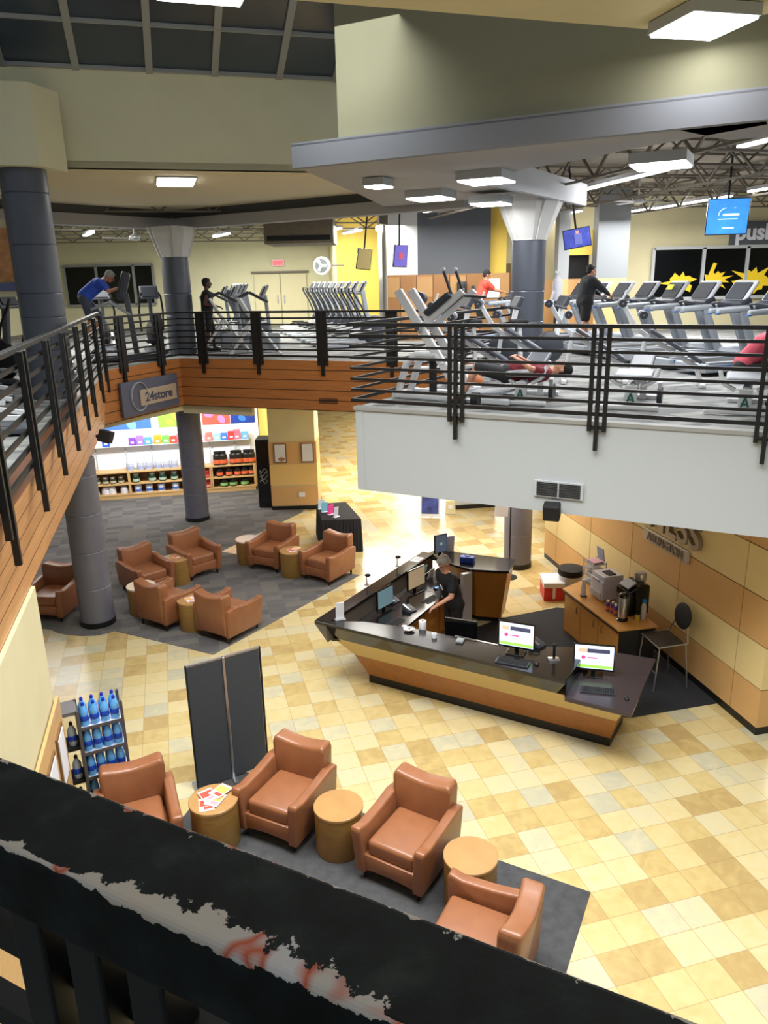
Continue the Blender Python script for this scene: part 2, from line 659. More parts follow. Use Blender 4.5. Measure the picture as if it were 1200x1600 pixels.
# upper soffit, beam and bands
E1a, E1b = V2((-7.5, 11.59)), V2((0.9, 14.0))
Ebn = V2((-0.27, 0.963))
band = [(-20, 9.5), (-7.6, 16.2), (-4.93, 19.72), (0.14, 16.5), (1.64, 15.5), (3.9, 15.76)]
struct(MB().prism([(-20, 8.0), E1a, E1b, (0.4, 16.4), (-4.93, 19.8), (-7.6, 16.3), (-20, 10)], 7.4, 7.5).build('ceiling', M_soffit), 'cream soffit over the void')
for i in range(4):
    p, q = band[i], band[i + 1]
    struct(wall(p, q, 6.98, 7.22, 0.35, 'trim_%d' % (4 + i), M_band, 1))
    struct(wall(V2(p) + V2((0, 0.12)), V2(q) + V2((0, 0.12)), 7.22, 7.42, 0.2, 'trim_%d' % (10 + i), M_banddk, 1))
struct(MB().prism([(-1.0, 10.74), (3.77, 8.17), (3.9, 8.4), (2.9, 9.9), (2.57, 10.56), (2.0, 11.3), (1.75, 12.1), (3.9, 15.6), (1.64, 15.5), (0.14, 16.4), (-0.3, 14)], 7.1, 7.3).build('ceiling', M_band), 'grey soffit behind the beam')
struct(MB().prism([(3.06, 8.58), (14, 2.68), (14, 4.2), (3.9, 9.3)], 7.1, 7.3).build('ceiling', M_band))
struct(wall((-1.07, 10.65), (13.6, 2.77), 7.09, 7.36, 0.12, 'trim_20', M_beam, 1), 'long grey beam across the void')
struct(MB().prism([(-1.07, 10.65), (13.6, 2.77), (13.8, 3.15), (-0.87, 11.03)], 7.34, 7.38).build('trim_21', M_beam))
struct(wall((1.6, 12.0), (3.92, 15.8), 6.98, 7.36, 0.1, 'trim_22', mat('grey_band_lit', (196, 198, 204), 0.7), -1))  # lit face of the grey band: the light is put into a paler colour
# olive wall above the beam, cream wall above the soffit, skylight
struct(wall((-0.46, 10.43), (9.6, 5.03), 7.36, 9.6, 0.15, 'wall_back', M_creamdk, 1), 'khaki wall above the beam')
struct(wall(E1a, E1b, 7.4, 8.78, 0.15, 'wall_back', M_creamw, 1), 'cream wall below the skylight')
# skylight glazing: slopes up from the cream wall towards the viewer
ue = (E1b - E1a).normalized()
ne = V2((ue.y, -ue.x))


def sky(s, d, off=0.0):
    p = V2((-5.27, 12.23)) + ue * s + ne * d
    return Vector((p.x, p.y, 8.75 + d * 0.42 + off))


g = MB().hull8([sky(-3, 0), sky(4.85, 0), sky(4.85, 5), sky(-3, 5)], [sky(-3, 0, 0.06), sky(4.85, 0, 0.06), sky(4.85, 5, 0.06), sky(-3, 5, 0.06)])
win = struct(g.build('window_1', M_sky), 'dark sloping skylight with grey mullions')
mu = MB()
for s_ in (-2.05, -1.0, 0.02, 1.0, 2.02, 2.97, 3.95, 4.83):
    mu.bar(sky(s_, -0.02, -0.02), sky(s_, 5, -0.02), 0.10, 0.06)
for d in (0.03, 0.88, 1.8, 2.7, 3.6):
    mu.bar(sky(-3, d, -0.02), sky(4.85, d, -0.02), 0.05, 0.05)
mu.build('window_frame', M_mull, win)
struct(MB().prism([(-1.4, 7.13), (0.1, 7.6), (2.9, 8.46), (12, 2.6), (12, 1), (-1.4, 2)], 7.95, 8.05).build('ceiling', M_cream), 'cream ceiling over the walkway')
# box over the left column
struct(MB().prism([(-9, 10.4), (-4.66, 11.6), (-4.52, 12.25), (-9, 11.3)], 7.32, 8.36).build('trim_23', M_creamw), 'cream box above the left column')
# ceiling of the gym: deck and trusses
struct(MB().prism([(-20, 17.3), (-8, 17.3), (-4.93, 20.1), (0.2, 16.9), (1.7, 15.8), (1.7, 12.2), (4.1, 8.2), (12, 4), (22, 4), (22, 42), (-20, 42)], 7.9, 8.0).build('ceiling', M_deck), 'open roof deck over the gym')
gu = V2((math.cos(YAW), math.sin(YAW)))
gv = V2((-math.sin(YAW), math.cos(YAW)))


def truss(a, b, z, n, dia=0.02, h=0.38):
    mb = MB()
    a, b = V2(a), V2(b)
    mb.bar((a.x, a.y, z), (b.x, b.y, z), 0.06, 0.035)
    mb.bar((a.x, a.y, z + h), (b.x, b.y, z + h), 0.07, 0.04)
    for i in range(n):
        p = a + (b - a) * (i / n)
        q = a + (b - a) * ((i + 0.5) / n)
        r = a + (b - a) * ((i + 1) / n)
        mb.cyl((p.x, p.y, z), (q.x, q.y, z + h), dia, dia, 5)
        mb.cyl((q.x, q.y, z + h), (r.x, r.y, z), dia, dia, 5)
    return mb


tn = 30
for k in range(11):
    y0 = 9.5 + k * 1.45
    a = V2((2.4 + 0.0 * k, y0)) if y0 > 16 else V2((4.4 + (y0 < 12) * 0.0, y0))
    struct(truss(a, a + gu * 13, 7.47, 13).build('trim_%d' % tn, M_truss))
    tn += 1
for k in range(6):
    a = V2((-13, 16.5 + k * 2.3))
    struct(truss(a, a + gu * 15.5, 7.2 if k else 7.3, 13).build('trim_%d' % tn, M_truss))
    tn += 1
for k in range(3):
    a = V2((4.6 + 2.7 * k, 10))
    struct(truss(a, a + gv * 18, 7.25, 14, 0.028, 0.55).build('trim_%d' % tn, M_truss))
    tn += 1

# upper walls
struct(wall((-13, 31), (-0.9, 31), F2, 7.9, 0.2, 'wall_back', M_creamw, 1), 'cream far wall of the gym')
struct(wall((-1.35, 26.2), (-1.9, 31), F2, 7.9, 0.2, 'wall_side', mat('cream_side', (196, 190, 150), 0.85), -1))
struct(wall((-1.35, 26), (0.3, 26), F2, 7.9, 0.2, 'wall_back', M_yellow, 1), 'yellow accent wall behind the ellipticals')
struct(wall((0.0, 22.1), (1.07, 22), F2, 7.9, 0.2, 'wall_back', M_offw, 1), 'white wall beside the slate panel')
struct(wall((1.07, 22), (3.05, 22), F2, 7.9, 0.2, 'wall_back', M_slate, 1), 'slate grey wall above the lockers')
struct(wall((3.05, 22.4), (3.55, 22.4), F2, 7.9, 0.2, 'wall_back', M_yellow, 1))
struct(wall((3.5, 23), (7.2, 23.6), F2, 7.9, 0.2, 'wall_back', M_cream, 1))
struct(wall((7.0, 24), (16, 24), F2, 7.9, 0.2, 'wall_back', M_cream, 1), 'cream wall with dark windows on the right')
struct(wall((-13.2, 10), (-13, 31), F2, 7.9, 0.2, 'wall_left', M_creamw, 1))
struct(wall((15.2, 6), (15.2, 24), F2, 7.9, 0.2, 'wall_right', M_cream, -1))
struct(MB().prism([(3.35, 22.28), (4.05, 22.28), (4.05, 22.36), (3.35, 22.36)], F2, F2 + 0.01).build('trim_60', M_cream))
# grey pillars on the right with orange lower part
for i, (x0, x1, y, c1) in enumerate(((4.9, 5.2, 22.0, mat('pillar_pale', (158, 160, 160), 0.7)), (5.9, 6.75, 21.8, mat('pillar_grey', (124, 127, 128), 0.7)))):
    struct(MB().prism([(x0, y), (x1, y), (x1, y + 0.5), (x0, y + 0.5)], 5.62, 7.9).build('trim_%d' % (61 + 2 * i), c1))
    struct(MB().prism([(x0, y), (x1, y), (x1, y + 0.5), (x0, y + 0.5)], F2, 5.62).build('trim_%d' % (62 + 2 * i), M_panel1))
struct(MB().prism([(5.2, 22.3), (5.9, 22.3), (5.9, 22.4), (5.2, 22.4)], 6.25, 6.9).build('trim_66', M_yellow))
struct(MB().prism([(5.2, 22.6), (5.9, 22.6), (5.9, 22.7), (5.2, 22.7)], 5.6, 6.25).build('trim_67', M_blackm))
struct(MB().prism([(4.2, 22.5), (5.9, 22.5), (5.9, 22.55), (4.2, 22.55)], F2, 5.62).build('trim_68', M_panel1))

# windows on far walls


def window(n, a, b, z0, z1, cuts, label, fr=M_mull, fw_=0.09):
    a, b = V2(a), V2(b)
    u = (b - a).normalized()
    nn = V2((u.y, -u.x))
    p, q = a + nn * 0.03, b + nn * 0.03
    o = struct(MB().prism([p, q, q - nn * 0.06, p - nn * 0.06], z0, z1).build('window_%d' % n, M_glassdk), label)
    mb = MB()
    p, q = a + nn * 0.06, b + nn * 0.06
    for z in (z0, z1):
        mb.bar((p.x, p.y, z), (q.x, q.y, z), 0.07, fw_)
    for t in [0, 1] + list(cuts):
        r = p + (q - p) * t
        mb.box((r.x, r.y, (z0 + z1) / 2), (fw_, 0.07, z1 - z0), (0, 0, math.atan2(u.y, u.x)))
    mb.build('window_frame', fr, o)
    return o


window(2, (-12.05, 30.96), (-8.65, 30.96), 5.0, 6.47, (0.36, 0.78), 'dark night windows in the far left wall')
wr = window(3, (8.15, 23.96), (14.5, 23.96), 4.98, 6.42, (0.235, 0.44, 0.72), 'dark night windows in the right wall', mat('frame_silver', (190, 192, 190), 0.5))
# yellow starburst decals on the glass
yd = mat('yellow_film_glow', (236, 200, 40), 0.5, emit=0.15)  # film emits faintly to look lit; the decals are no lamps
for k, (x, z, s_) in enumerate(((9.0, 5.42, 0.34), (10.05, 5.5, 0.28), (11.15, 5.45, 0.42), (12.5, 5.5, 0.4))):
    pts = []
    for j in range(22):
        an = 2 * PI * j / 22
        rr = s_ * (1.25 if j % 2 else 0.8) * (1.0 + 0.35 * abs(math.cos(an)) * ((j * 7 + k) % 3 - 0.4))
        pts.append((x + rr * math.cos(an), z + rr * 0.72 * math.sin(an)))
    mb = MB().profile(pts, 23.875, 23.885, 'y')
    if k % 2:
        mb.bar((x - s_, 23.88, z - s_ * 0.6), (x - s_ * 0.2, 23.88, z + s_ * 1.7), 0.008, s_ * 0.4)
    mb.build('window_decal', yd, wr)
# far double doors
d1 = struct(MB().box((-4.3, 30.93, F2 + 0.97), (0.98, 0.06, 1.93)).build('door_1', mat('door_cream', (214, 206, 168), 0.6)), 'left leaf of the cream double door')
MB().box((-3.92, 30.88, F2 + 1.0), (0.04, 0.05, 0.3)).build('door_handle', M_steel, d1)
d2 = struct(MB().box((-3.28, 30.93, F2 + 0.97), (0.98, 0.06, 1.93)).build('door_2', MATS['door_cream']), 'right leaf of the cream double door')
MB().box((-3.66, 30.88, F2 + 1.0), (0.04, 0.05, 0.3)).build('door_handle', M_steel, d2)
struct(MB().box((-3.79, 30.95, F2 + 2.0), (2.2, 0.08, 0.08)).build('trim_70', M_truss))
# glazed door recess beside the red-shirt walker
d3 = struct(MB().box((3.98, 22.93, F2 + 1.0), (0.7, 0.06, 2.0)).build('door_3', mat('olive_glass', (120, 112, 70), 0.3)), 'olive tinted glass door beside the column')
MB().box((3.75, 22.88, F2 + 1.0), (0.06, 0.05, 2.0)).build('door_frame', M_panelgap, d3)

# ------------------------------------------------------------------ ground floor structure
# logo wall
Wa, Wb = V2((4.71, 8.6)), V2((3.38, 15.33))
wl = (Wb - Wa).length
wu = (Wb - Wa).normalized()
wn_ = V2((wu.y, -wu.x))   # points away from the camera side (to the right)
lw = struct(wall(Wa, Wb, 0.1, 2.98, 0.28, 'wall_right', M_panelgap, -1), 'tan and cream panelled wall behind the reception desk')
seams = [0.0, 0.53, 1.95, 3.34, 4.8, 6.26, wl]
zr = [0.1, 0.64, 1.22, 1.83, 2.45, 2.97]
for i in range(6):
    for j in range(5):
        a = Wa + wu * (seams[i] + 0.008)
        b = Wa + wu * (seams[i + 1] - 0.008)
        n = -wn_ * 0.012
        if i == 0:
            a = a - wu * 0.02
        MB().prism([a, b, b + n, a + n], zr[j] + 0.008, zr[j + 1] - 0.008).build('wall_panel', M_panel1 if j % 2 == 0 else M_panel2, lw)
for j in range(5):      # end cheek panels
    a = Wa - wu * 0.012
    MB().prism([Wa + wn_ * 0.0, Wa + wn_ * 0.28, a + wn_ * 0.28, a + wn_ * 0.0], zr[j] + 0.008, zr[j + 1] - 0.008).build('wall_panel', M_panel1 if j % 2 == 0 else M_panel2, lw)
struct(wall(Wa - wu * 0.01 - wn_ * 0.015, Wb, 0, 0.1, 0.3, 'baseboard_right', M_black, -1))
# lettering on the logo wall
wrz = math.atan2(-wu.y, -wu.x)
M_let = mat('brushed_letters', (158, 148, 140), 0.35, metal=0.6)
lt = thing('wall_lettering', 'large silver raised letters with name plate on the panelled wall', 'lettering', (Wa.x, Wa.y, 0))
pp = wu * 2.55 - wn_ * 0.05
text('lettering', 'FITNESS', 0.62, M_let, lt, (pp.x, pp.y, 1.98), wrz, 0.03, bold=0.012, align='CENTER')
# pill shaped plate with the town name
pl = MB()
c0 = wu * 2.35 - wn_ * 0.03
pl.box((c0.x, c0.y, 1.80), (1.25, 0.035, 0.2), (0, 0, wrz), 0.015)
plate = pl.build('plate', mat('plate_silver', (178, 168, 158), 0.4, metal=0.4), lt)
text('town_name', 'ARLINGTON', 0.17, mat('plate_letters', (120, 106, 98), 0.5), lt, (c0.x - 0.0, c0.y, 1.74), wrz, 0.008, bold=0.004).location = Vector((c0.x, c0.y, 1.74)) + Vector((-wn_.x, -wn_.y, 0)) * 0.022

# notice pillar by the shop
npil = [(-2.9, 19.28), (-1.73, 19.31), (-1.70, 20.2), (-2.87, 20.17)]
sp_ = struct(MB().prism(npil, 0.1, 2.99).build('wall_notice', M_cream), 'cream pillar with three wooden panels and two framed notices')
for z0, z1, m_ in ((0.12, 0.63, M_panel1), (0.66, 1.22, mat('panel_mid', (226, 190, 120), 0.5)), (1.24, 1.80, M_panel1)):
    MB().prism([(-2.915, 19.26), (-1.70, 19.29), (-1.69, 20.2), (-2.88, 20.17)], z0, z1).build('wall_panel', m_, sp_)
struct(MB().prism([(-2.92, 19.25), (-1.69, 19.28), (-1.69, 20.2), (-2.9, 20.17)], 0, 0.1).build('baseboard_notice', M_black))
for x, lab in ((-2.62, 'framed notice with a photo, left one on the pillar'), (-1.92, 'framed white notice, right one on the pillar')):
    t = thing('framed_notice', lab, 'notice', (x, 19.24, 1.52))
    MB().box((0, -0.01, 0), (0.32, 0.025, 0.5)).build('frame', M_panelgap, t)
    MB().box((0, -0.028, 0.01), (0.27, 0.01, 0.45)).build('sheet', M_paper, t)
    if x < -2.3:
        MB().sph((0.03, -0.034, -0.15), 0.09, (1, 0.05, 0.6)).build('picture', mat('notice_brown', (170, 120, 90), 0.8), t)
t = MB().box((-2.12, 19.24, 0.42), (0.16, 0.02, 0.13), bev=0.004).build('wall_plate', M_paper)
tag(t, 'small white socket plate low on the notice pillar', 'socket')

# shop back wall with posters and shelves
S0, S1 = V2((-7.99, 20.55)), V2((-3.67, 21.4))
su = (S1 - S0).normalized()
sn = V2((-su.y, su.x))
srz = math.atan2(su.y, su.x)
struct(wall(S0 - su * 5 + sn * 0.45, S1 + su * 0.2 + sn * 0.45, 0, 2.99, 0.15, 'wall_back', mat('bright_white_wall', (244, 244, 248), 0.8), 1), 'white back wall of the shop')
struct(wall(S1 + su * 0.2 + sn * 0.6, (-2.9, 20.2), 0, 2.99, 0.1, 'wall_side', M_yellow, 1), 'yellow side wall of the shop')
struct(wall((-2.9, 20.1), (-2.9, 26), 0, 2.99, 0.1, 'wall_side', M_cream, 1))


def P3(s, off, z):   # point on the shelf line
    p = S0 + su * s + sn * off
    return Vector((p.x, p.y, z))


cols = [((-0.9, 0.9), (236, 120, 60), 'orange poster peeking out at the left end of the shop wall', (250, 200, 120)),
        ((1.05, 2.75), (70, 120, 200), 'blue poster with pale blue shapes on the shop wall', (130, 190, 230)),
        ((2.95, 3.62), (150, 210, 70), 'green poster left of the shop column', (240, 180, 70)),
        ((3.66, 3.98), (70, 200, 110), 'narrow green poster right of the shop column', (120, 220, 150)),
        ((4.15, 4.92), (236, 90, 70), 'red poster with a pink splash on the shop wall', (240, 130, 210)),
        ((4.94, 5.62), (20, 60, 160), 'dark blue poster at the right end of the shop wall', (60, 130, 220))]
for k, ((a, b), c, lab, c2) in enumerate(cols):
    a -= 1.1
    b -= 1.1
    if b < 0:
        b = max(b, 0.3)
    t = thing('wall_poster', lab, 'poster', P3((a + b) / 2, 0.44, 2.28), srz, 'posters across the shop wall')
    MB().box((0, 0, 0), (b - a, 0.02, 0.80)).build('sheet', mat('poster_%d' % k, c, 0.6), t)
    mb = MB()
    wd = (b - a)
    for j in range(3):
        mb.sph((wd * (-0.25 + 0.22 * j), -0.012, -0.1 + 0.16 * ((j * 7 + k) % 3 - 1)), 0.15 * min(1, wd), (1.1, 0.02, 0.8), rot=(0, 0.5 * j, 0))
    mb.build('picture', mat('poster_art_%d' % k, c2, 0.6), t)

sh = thing('display_shelf', 'long low maple shelving unit full of tubs along the shop wall', 'shelf', (S0.x, S0.y, 0), srz)
SL = (S1 - S0).length
base = MB().box((SL / 2 - 0.6, 0.2, 0.06), (SL + 1.2, 0.42, 0.12))
base.build('plinth', M_shelfw, sh)
for z in (0.125, 0.42, 0.76):
    MB().box((SL / 2 - 0.6, 0.19, z), (SL + 1.25, 0.42, 0.035)).build('shelf_board', M_shelfw, sh)
MB().box((SL / 2 - 0.6, 0.40, 0.44), (SL + 1.2, 0.02, 0.64)).build('back_panel', M_shelfback, sh)
for s_ in (-1.15, 0.95, 2.42, 3.2, SL - 1.23, SL - 0.0):
    MB().box((s_, 0.19, 0.44), (0.06, 0.41, 0.64)).build('divider', M_shelfw, sh)
MB().box((SL / 2 - 0.6, 0.30, 1.45), (SL + 1.0, 0.24, 0.015)).build('upper_shelf', mat('frosted_shelf', (226, 232, 236), 0.2), sh)
bp_ = MB()
for s_ in (0.1, 0.9, 1.6, 2.4, 3.2, 3.9, 4.35):
    bp_.box((s_, 0.38, 1.1), (0.03, 0.03, 0.68))
bp_.build('shelf_bracket', M_white, sh)

ORD = ['first', 'second', 'third', 'fourth', 'fifth', 'sixth', 'seventh', 'eighth', 'ninth', 'tenth']


def jar(kind, bodycol, lidcol, r, h, band_c=None):
    t = thing(kind, 'tub', 'tub')
    MB().lathe([(r * 0.92, 0), (r, 0.01), (r, h * 0.72), (r * 0.72, h * 0.82), (r * 0.7, h * 0.84)], n=14).build('body', mat('tub_%d_%d_%d' % bodycol, bodycol, 0.4), t, True)
    MB().lathe([(r * 0.75, h * 0.83), (r * 0.75, h), (r * 0.6, h * 1.01)], n=14).build('lid', mat('tub_%d_%d_%d' % lidcol, lidcol, 0.4), t, True)
    if band_c:
        MB().lathe([(r * 1.005, h * 0.12), (r * 1.01, h * 0.14), (r * 1.01, h * 0.4), (r * 1.005, h * 0.42)], n=14).build('label_band', mat('tub_%d_%d_%d' % band_c, band_c, 0.5), t, True)
    return t


def row(proto, xs, z, text_, grp, off=0.13, first=True):
    for i, s_ in enumerate(xs):
        p = P3(s_, off, z)
        lab = '%s, %s from the left' % (text_, ORD[i])
        if i == 0:
            proto.location = p
            proto.rotation_euler = (0, 0, srz)
            proto['label'] = lab
            proto['group'] = grp
        else:
            dup(proto, p, srz, lab, grp)


row(jar('supplement_tub', (216, 220, 232), (90, 120, 190), 0.10, 0.25, (70, 100, 180)), (1.15, 1.45, 1.78, 2.17), 0.143, 'white tub with blue band on the bottom shelf', 'white and blue tubs on the bottom shelf')
row(jar('supplement_tub', (28, 60, 46), (190, 200, 190), 0.10, 0.24, (170, 190, 170)), (1.12, 1.56, 1.84, 2.16), 0.438, 'dark green tub on the middle shelf', 'dark green tubs on the middle shelf')
row(jar('supplement_tub', (150, 26, 34), (190, 60, 60), 0.11, 0.24, (200, 90, 80)), (2.58, 2.86, 3.08), 0.438, 'red tub on the middle shelf behind the column', 'red tubs on the middle shelf')
row(jar('supplement_tub', (156, 28, 36), (196, 66, 60), 0.11, 0.24, (210, 150, 120)), (2.58, 2.86, 3.08), 0.143, 'red tub on the bottom shelf behind the column', 'red tubs on the bottom shelf')
row(jar('supplement_tub', (30, 26, 26), (24, 22, 22), 0.095, 0.30, (226, 110, 70)), (3.42, 3.68, 3.92, 4.12, 4.32), 0.438, 'black tub with orange band on the middle shelf', 'black and orange tubs on the middle shelf')
row(jar('supplement_tub', (30, 28, 26), (24, 22, 22), 0.115, 0.27, (140, 190, 110)), (3.52, 3.78, 4.1), 0.143, 'black tub with green band on the bottom shelf', 'black and green tubs on the bottom shelf')
row(jar('supplement_tub', (34, 28, 26), (22, 20, 20), 0.12, 0.38, (216, 100, 56)), (3.38, 3.54, 3.84, 3.98, 4.2, 4.34), 0.778, 'tall black jar with orange band on top of the shelving', 'tall black and orange jars on the shelving')
row(jar('supplement_tub', (196, 200, 212), (226, 228, 232), 0.10, 0.30, (160, 170, 200)), (1.0, 1.28, 1.5, 1.76, 1.98, 2.2), 0.778, 'silver grey tub on top of the shelving', 'silver grey tubs on the shelving')
row(jar('supplement_tub', (226, 222, 226), (236, 236, 240), 0.11, 0.2), (0.0, 0.28, 0.45, 0.78), 0.143, 'small white jar on the bottom shelf at the left end', 'small white jars on the bottom shelf')
row(jar('supplement_tub', (60, 56, 40), (200, 196, 180), 0.085, 0.19, (180, 176, 150)), (0.08, 0.3, 0.5, 0.72), 0.438, 'small dark jar on the middle shelf at the left end', 'small dark jars on the middle shelf')
bags = [('blue', (40, 90, 210), 0.42), ('purple', (130, 70, 190), 1.12), ('lilac', (160, 120, 210), 1.33), ('sky blue', (90, 160, 230), 1.54), ('orange', (240, 160, 50), 1.8), ('green', (120, 210, 90), 2.02), ('tomato red', (236, 80, 60), 2.22), ('pink red', (240, 100, 120), 2.42), ('pale pink', (240, 170, 180), 3.0), ('coral', (236, 120, 110), 3.2), ('mint', (150, 220, 190), 3.42), ('deep blue', (70, 120, 220), 3.62), ('scarlet', (230, 60, 60), 3.82), ('rose', (236, 110, 130), 3.98), ('light blue', (110, 180, 240), 4.2), ('peach', (246, 190, 150), 0.0)]
for nm, c, s_ in bags:
    t = thing('snack_box', 'bright %s pouch standing on the upper shop shelf' % nm, 'pouch', P3(s_, 0.26, 1.46), srz, 'coloured pouches on the upper shelf')
    hh = 0.2 + 0.1 * random.random()
    MB().profile([(-0.10, 0), (0.10, 0), (0.095, hh), (-0.095, hh)], -0.05, 0.03, 'y', 0.012).build('pouch', mat('bag_' + nm, c, 0.45), t)
    MB().box((0, -0.052, 0.08), (0.09, 0.006, 0.05)).build('label_patch', mat('bag_label', (236, 236, 240), 0.5), t)

# shelf ends: black cooler with banner beside the pillar
t = thing('drinks_cooler', 'tall black drinks cooler with white swirl beside the notice pillar', 'cooler', (-3.12, 19.5, 0))
MB().box((0, 0.3, 0.92), (0.34, 0.6, 1.82), bev=0.01).build('body', M_blackm, t)
MB().box((0, -0.006, 0.95), (0.30, 0.02, 1.6)).build('door', mat('cooler_glass', (26, 28, 30), 0.15), t)
sw = MB()
for j in range(4):
    sw.tube([(-0.1 + 0.025 * k, -0.02, 0.72 + 0.1 * j + 0.05 * math.sin(k * 0.9 + j)) for k in range(9)], 0.009, 6)
sw.build('swirl', mat('swirl_white', (170, 172, 176), 0.4), t)

# left lower wall with wood wainscot and notices
for z0, z1, m_, ox in ((0, 3.0, M_cream, 0), ):
    struct(MB().prism([(-3.32, 6.78), (-3.27, 6.6), (-2.4, 3.3), (-6.0, 3.3), (-6.0, 6.78)], z0, z1).build('wall_left', m_), 'cream wall below the left balcony')
wd_ = MB()
a_, b_ = V2((-3.30, 6.79)), V2((-2.42, 3.45))
un = (b_ - a_).normalized()
nn = V2((-un.y, un.x))
if nn.x < 0:
    nn = -nn
wp = struct(MB().prism([a_, b_, b_ + nn * 0.03, a_ + nn * 0.03], 0.1, 1.82).build('trim_80', wood('wain_maple', (206, 164, 108), 0.5, 0.1)), 'maple wainscot on the left wall')
for i_, (s0, s1) in enumerate(((0.16, 0.50), (0.66, 1.05))):
    a1, b1 = a_ + un * s0 + nn * 0.03, a_ + un * s1 + nn * 0.03
    t = thing('framed_notice', ('white framed notice nearest the edge of the left wall', 'white framed notice further along the left wall')[i_], 'notice', (0, 0, 0))
    MB().prism([a1, b1, b1 + nn * 0.02, a1 + nn * 0.02], 1.05, 1.62).build('frame', M_panelgap, t)
    a2, b2 = a1 + un * 0.03 + nn * 0.012, b1 - un * 0.03 + nn * 0.012
    MB().prism([a2, b2, b2 + nn * 0.015, a2 + nn * 0.015], 1.09, 1.58).build('sheet', M_paper, t)

# far part of the lower lobby
struct(MB().prism([(-9, 36), (16, 36), (16, 36.2), (-9, 36.2)], 0, 3).build('wall_back', M_cream), 'far cream wall of the lobby')
struct(MB().prism([(1.78, 18.95), (2.9, 19.12), (2.9, 19.3), (1.78, 19.15)], 0, 0.1).build('baseboard_lobby', M_black))
struct(MB().prism([(1.78, 19.0), (2.9, 19.17), (2.9, 19.3), (1.78, 19.15)], 0.1, 2.98).build('wall_lobby', M_offw))
struct(MB().prism([(3.42, 15.32), (4.3, 15.4), (4.3, 16.6), (3.62, 16.4)], 0, 2.98).build('wall_corner', M_cream), 'cream wall end beyond the logo wall')
struct(MB().prism([(6.0, 8.0), (9.5, 8.0), (9.5, 9.0), (6.0, 10.0)], 0, 0.008).build('floor', M_carpet))

# ------------------------------------------------------------------ columns


def column(label, x, y, r, z0, z1, m_, rings, base_=True, capital=None):
    t = thing('column', label, 'column', (x, y, 0), 0)
    t['kind'] = 'structure'
    segs = [z0] + rings + [z1]
    for a, b in zip(segs, segs[1:]):
        MB().lathe([(r - 0.008, a + 0.0), (r, a + 0.012), (r, b - 0.012), (r - 0.008, b)], n=40).build('drum', m_, t, True)
    if base_:
        MB().lathe([(r + 0.012, z0), (r + 0.012, z0 + 0.1), (r, z0 + 0.105)], n=40).build('base_ring', M_black, t, True)
    if capital:
        w0, w1, za, zb = capital
        mb = MB()
        prof = [(w0, za), (w0, za + 0.02), (w1, zb - 0.12), (w1, zb)]
        t8 = MB()
        n = 8
        t8.lathe(prof, n=8)
        t8.build('capital', mat('capital_white', (200, 200, 198), 0.7), t)
        fn = MB()
        for k in range(4):
            an = k * PI / 2 + R(20)
            c, s_ = math.cos(an), math.sin(an)
            fn.hull8([(w0 * 0.9 * c - 0.05 * s_, w0 * 0.9 * s_ + 0.05 * c, za), (w0 * 1.02 * c - 0.05 * s_, w0 * 1.02 * s_ + 0.05 * c, za), (w0 * 1.02 * c + 0.05 * s_, w0 * 1.02 * s_ - 0.05 * c, za), (w0 * 0.9 * c + 0.05 * s_, w0 * 0.9 * s_ - 0.05 * c, za)],
                     [(w1 * 0.8 * c - 0.07 * s_, w1 * 0.8 * s_ + 0.07 * c, zb), (w1 * 1.12 * c - 0.07 * s_, w1 * 1.12 * s_ + 0.07 * c, zb), (w1 * 1.12 * c + 0.07 * s_, w1 * 1.12 * s_ - 0.07 * c, zb), (w1 * 0.8 * c + 0.07 * s_, w1 * 0.8 * s_ - 0.07 * c, zb)])
        fn.build('capital_fin', MATS['capital_white'], t)
    return t


column('grey metal lower column beside the left armchair', -5.1, 12.5, 0.29, 0, 2.98, M_colm, [0.72, 1.38, 2.04, 2.7])
column('grey column standing in front of the shop shelves', -4.72, 18.62, 0.29, 0, 3.54, mat('column_mid', (98, 98, 110), 0.5, metal=0.1, var=0.06), [0.72, 1.38, 2.04, 2.7])
column('grey lower column behind the reception desk', 2.72, 14.85, 0.28, 0, 3.54, M_colm, [0.72, 1.38, 2.04, 2.7])
column('dark slate upper column at the left balcony under the cream box', -5.06, 11.95, 0.32, F2, 7.4, M_coldk, [4.8, 5.28, 5.62, 6.3, 7.0], False)
column('dark slate upper column with white capital in the balcony corner', -4.78, 19.0, 0.32, F2, 6.32, M_coldk, [5.0, 5.5], False, (0.33, 0.50, 6.32, 6.98))
column('slate upper column with broad white capital on the front balcony', 2.78, 14.95, 0.31, F2, 6.34, mat('column_blue', (84, 88, 98), 0.35, metal=0.3), [4.9, 5.45], False, (0.33, 0.6, 6.34, 7.1))

# ------------------------------------------------------------------ railings


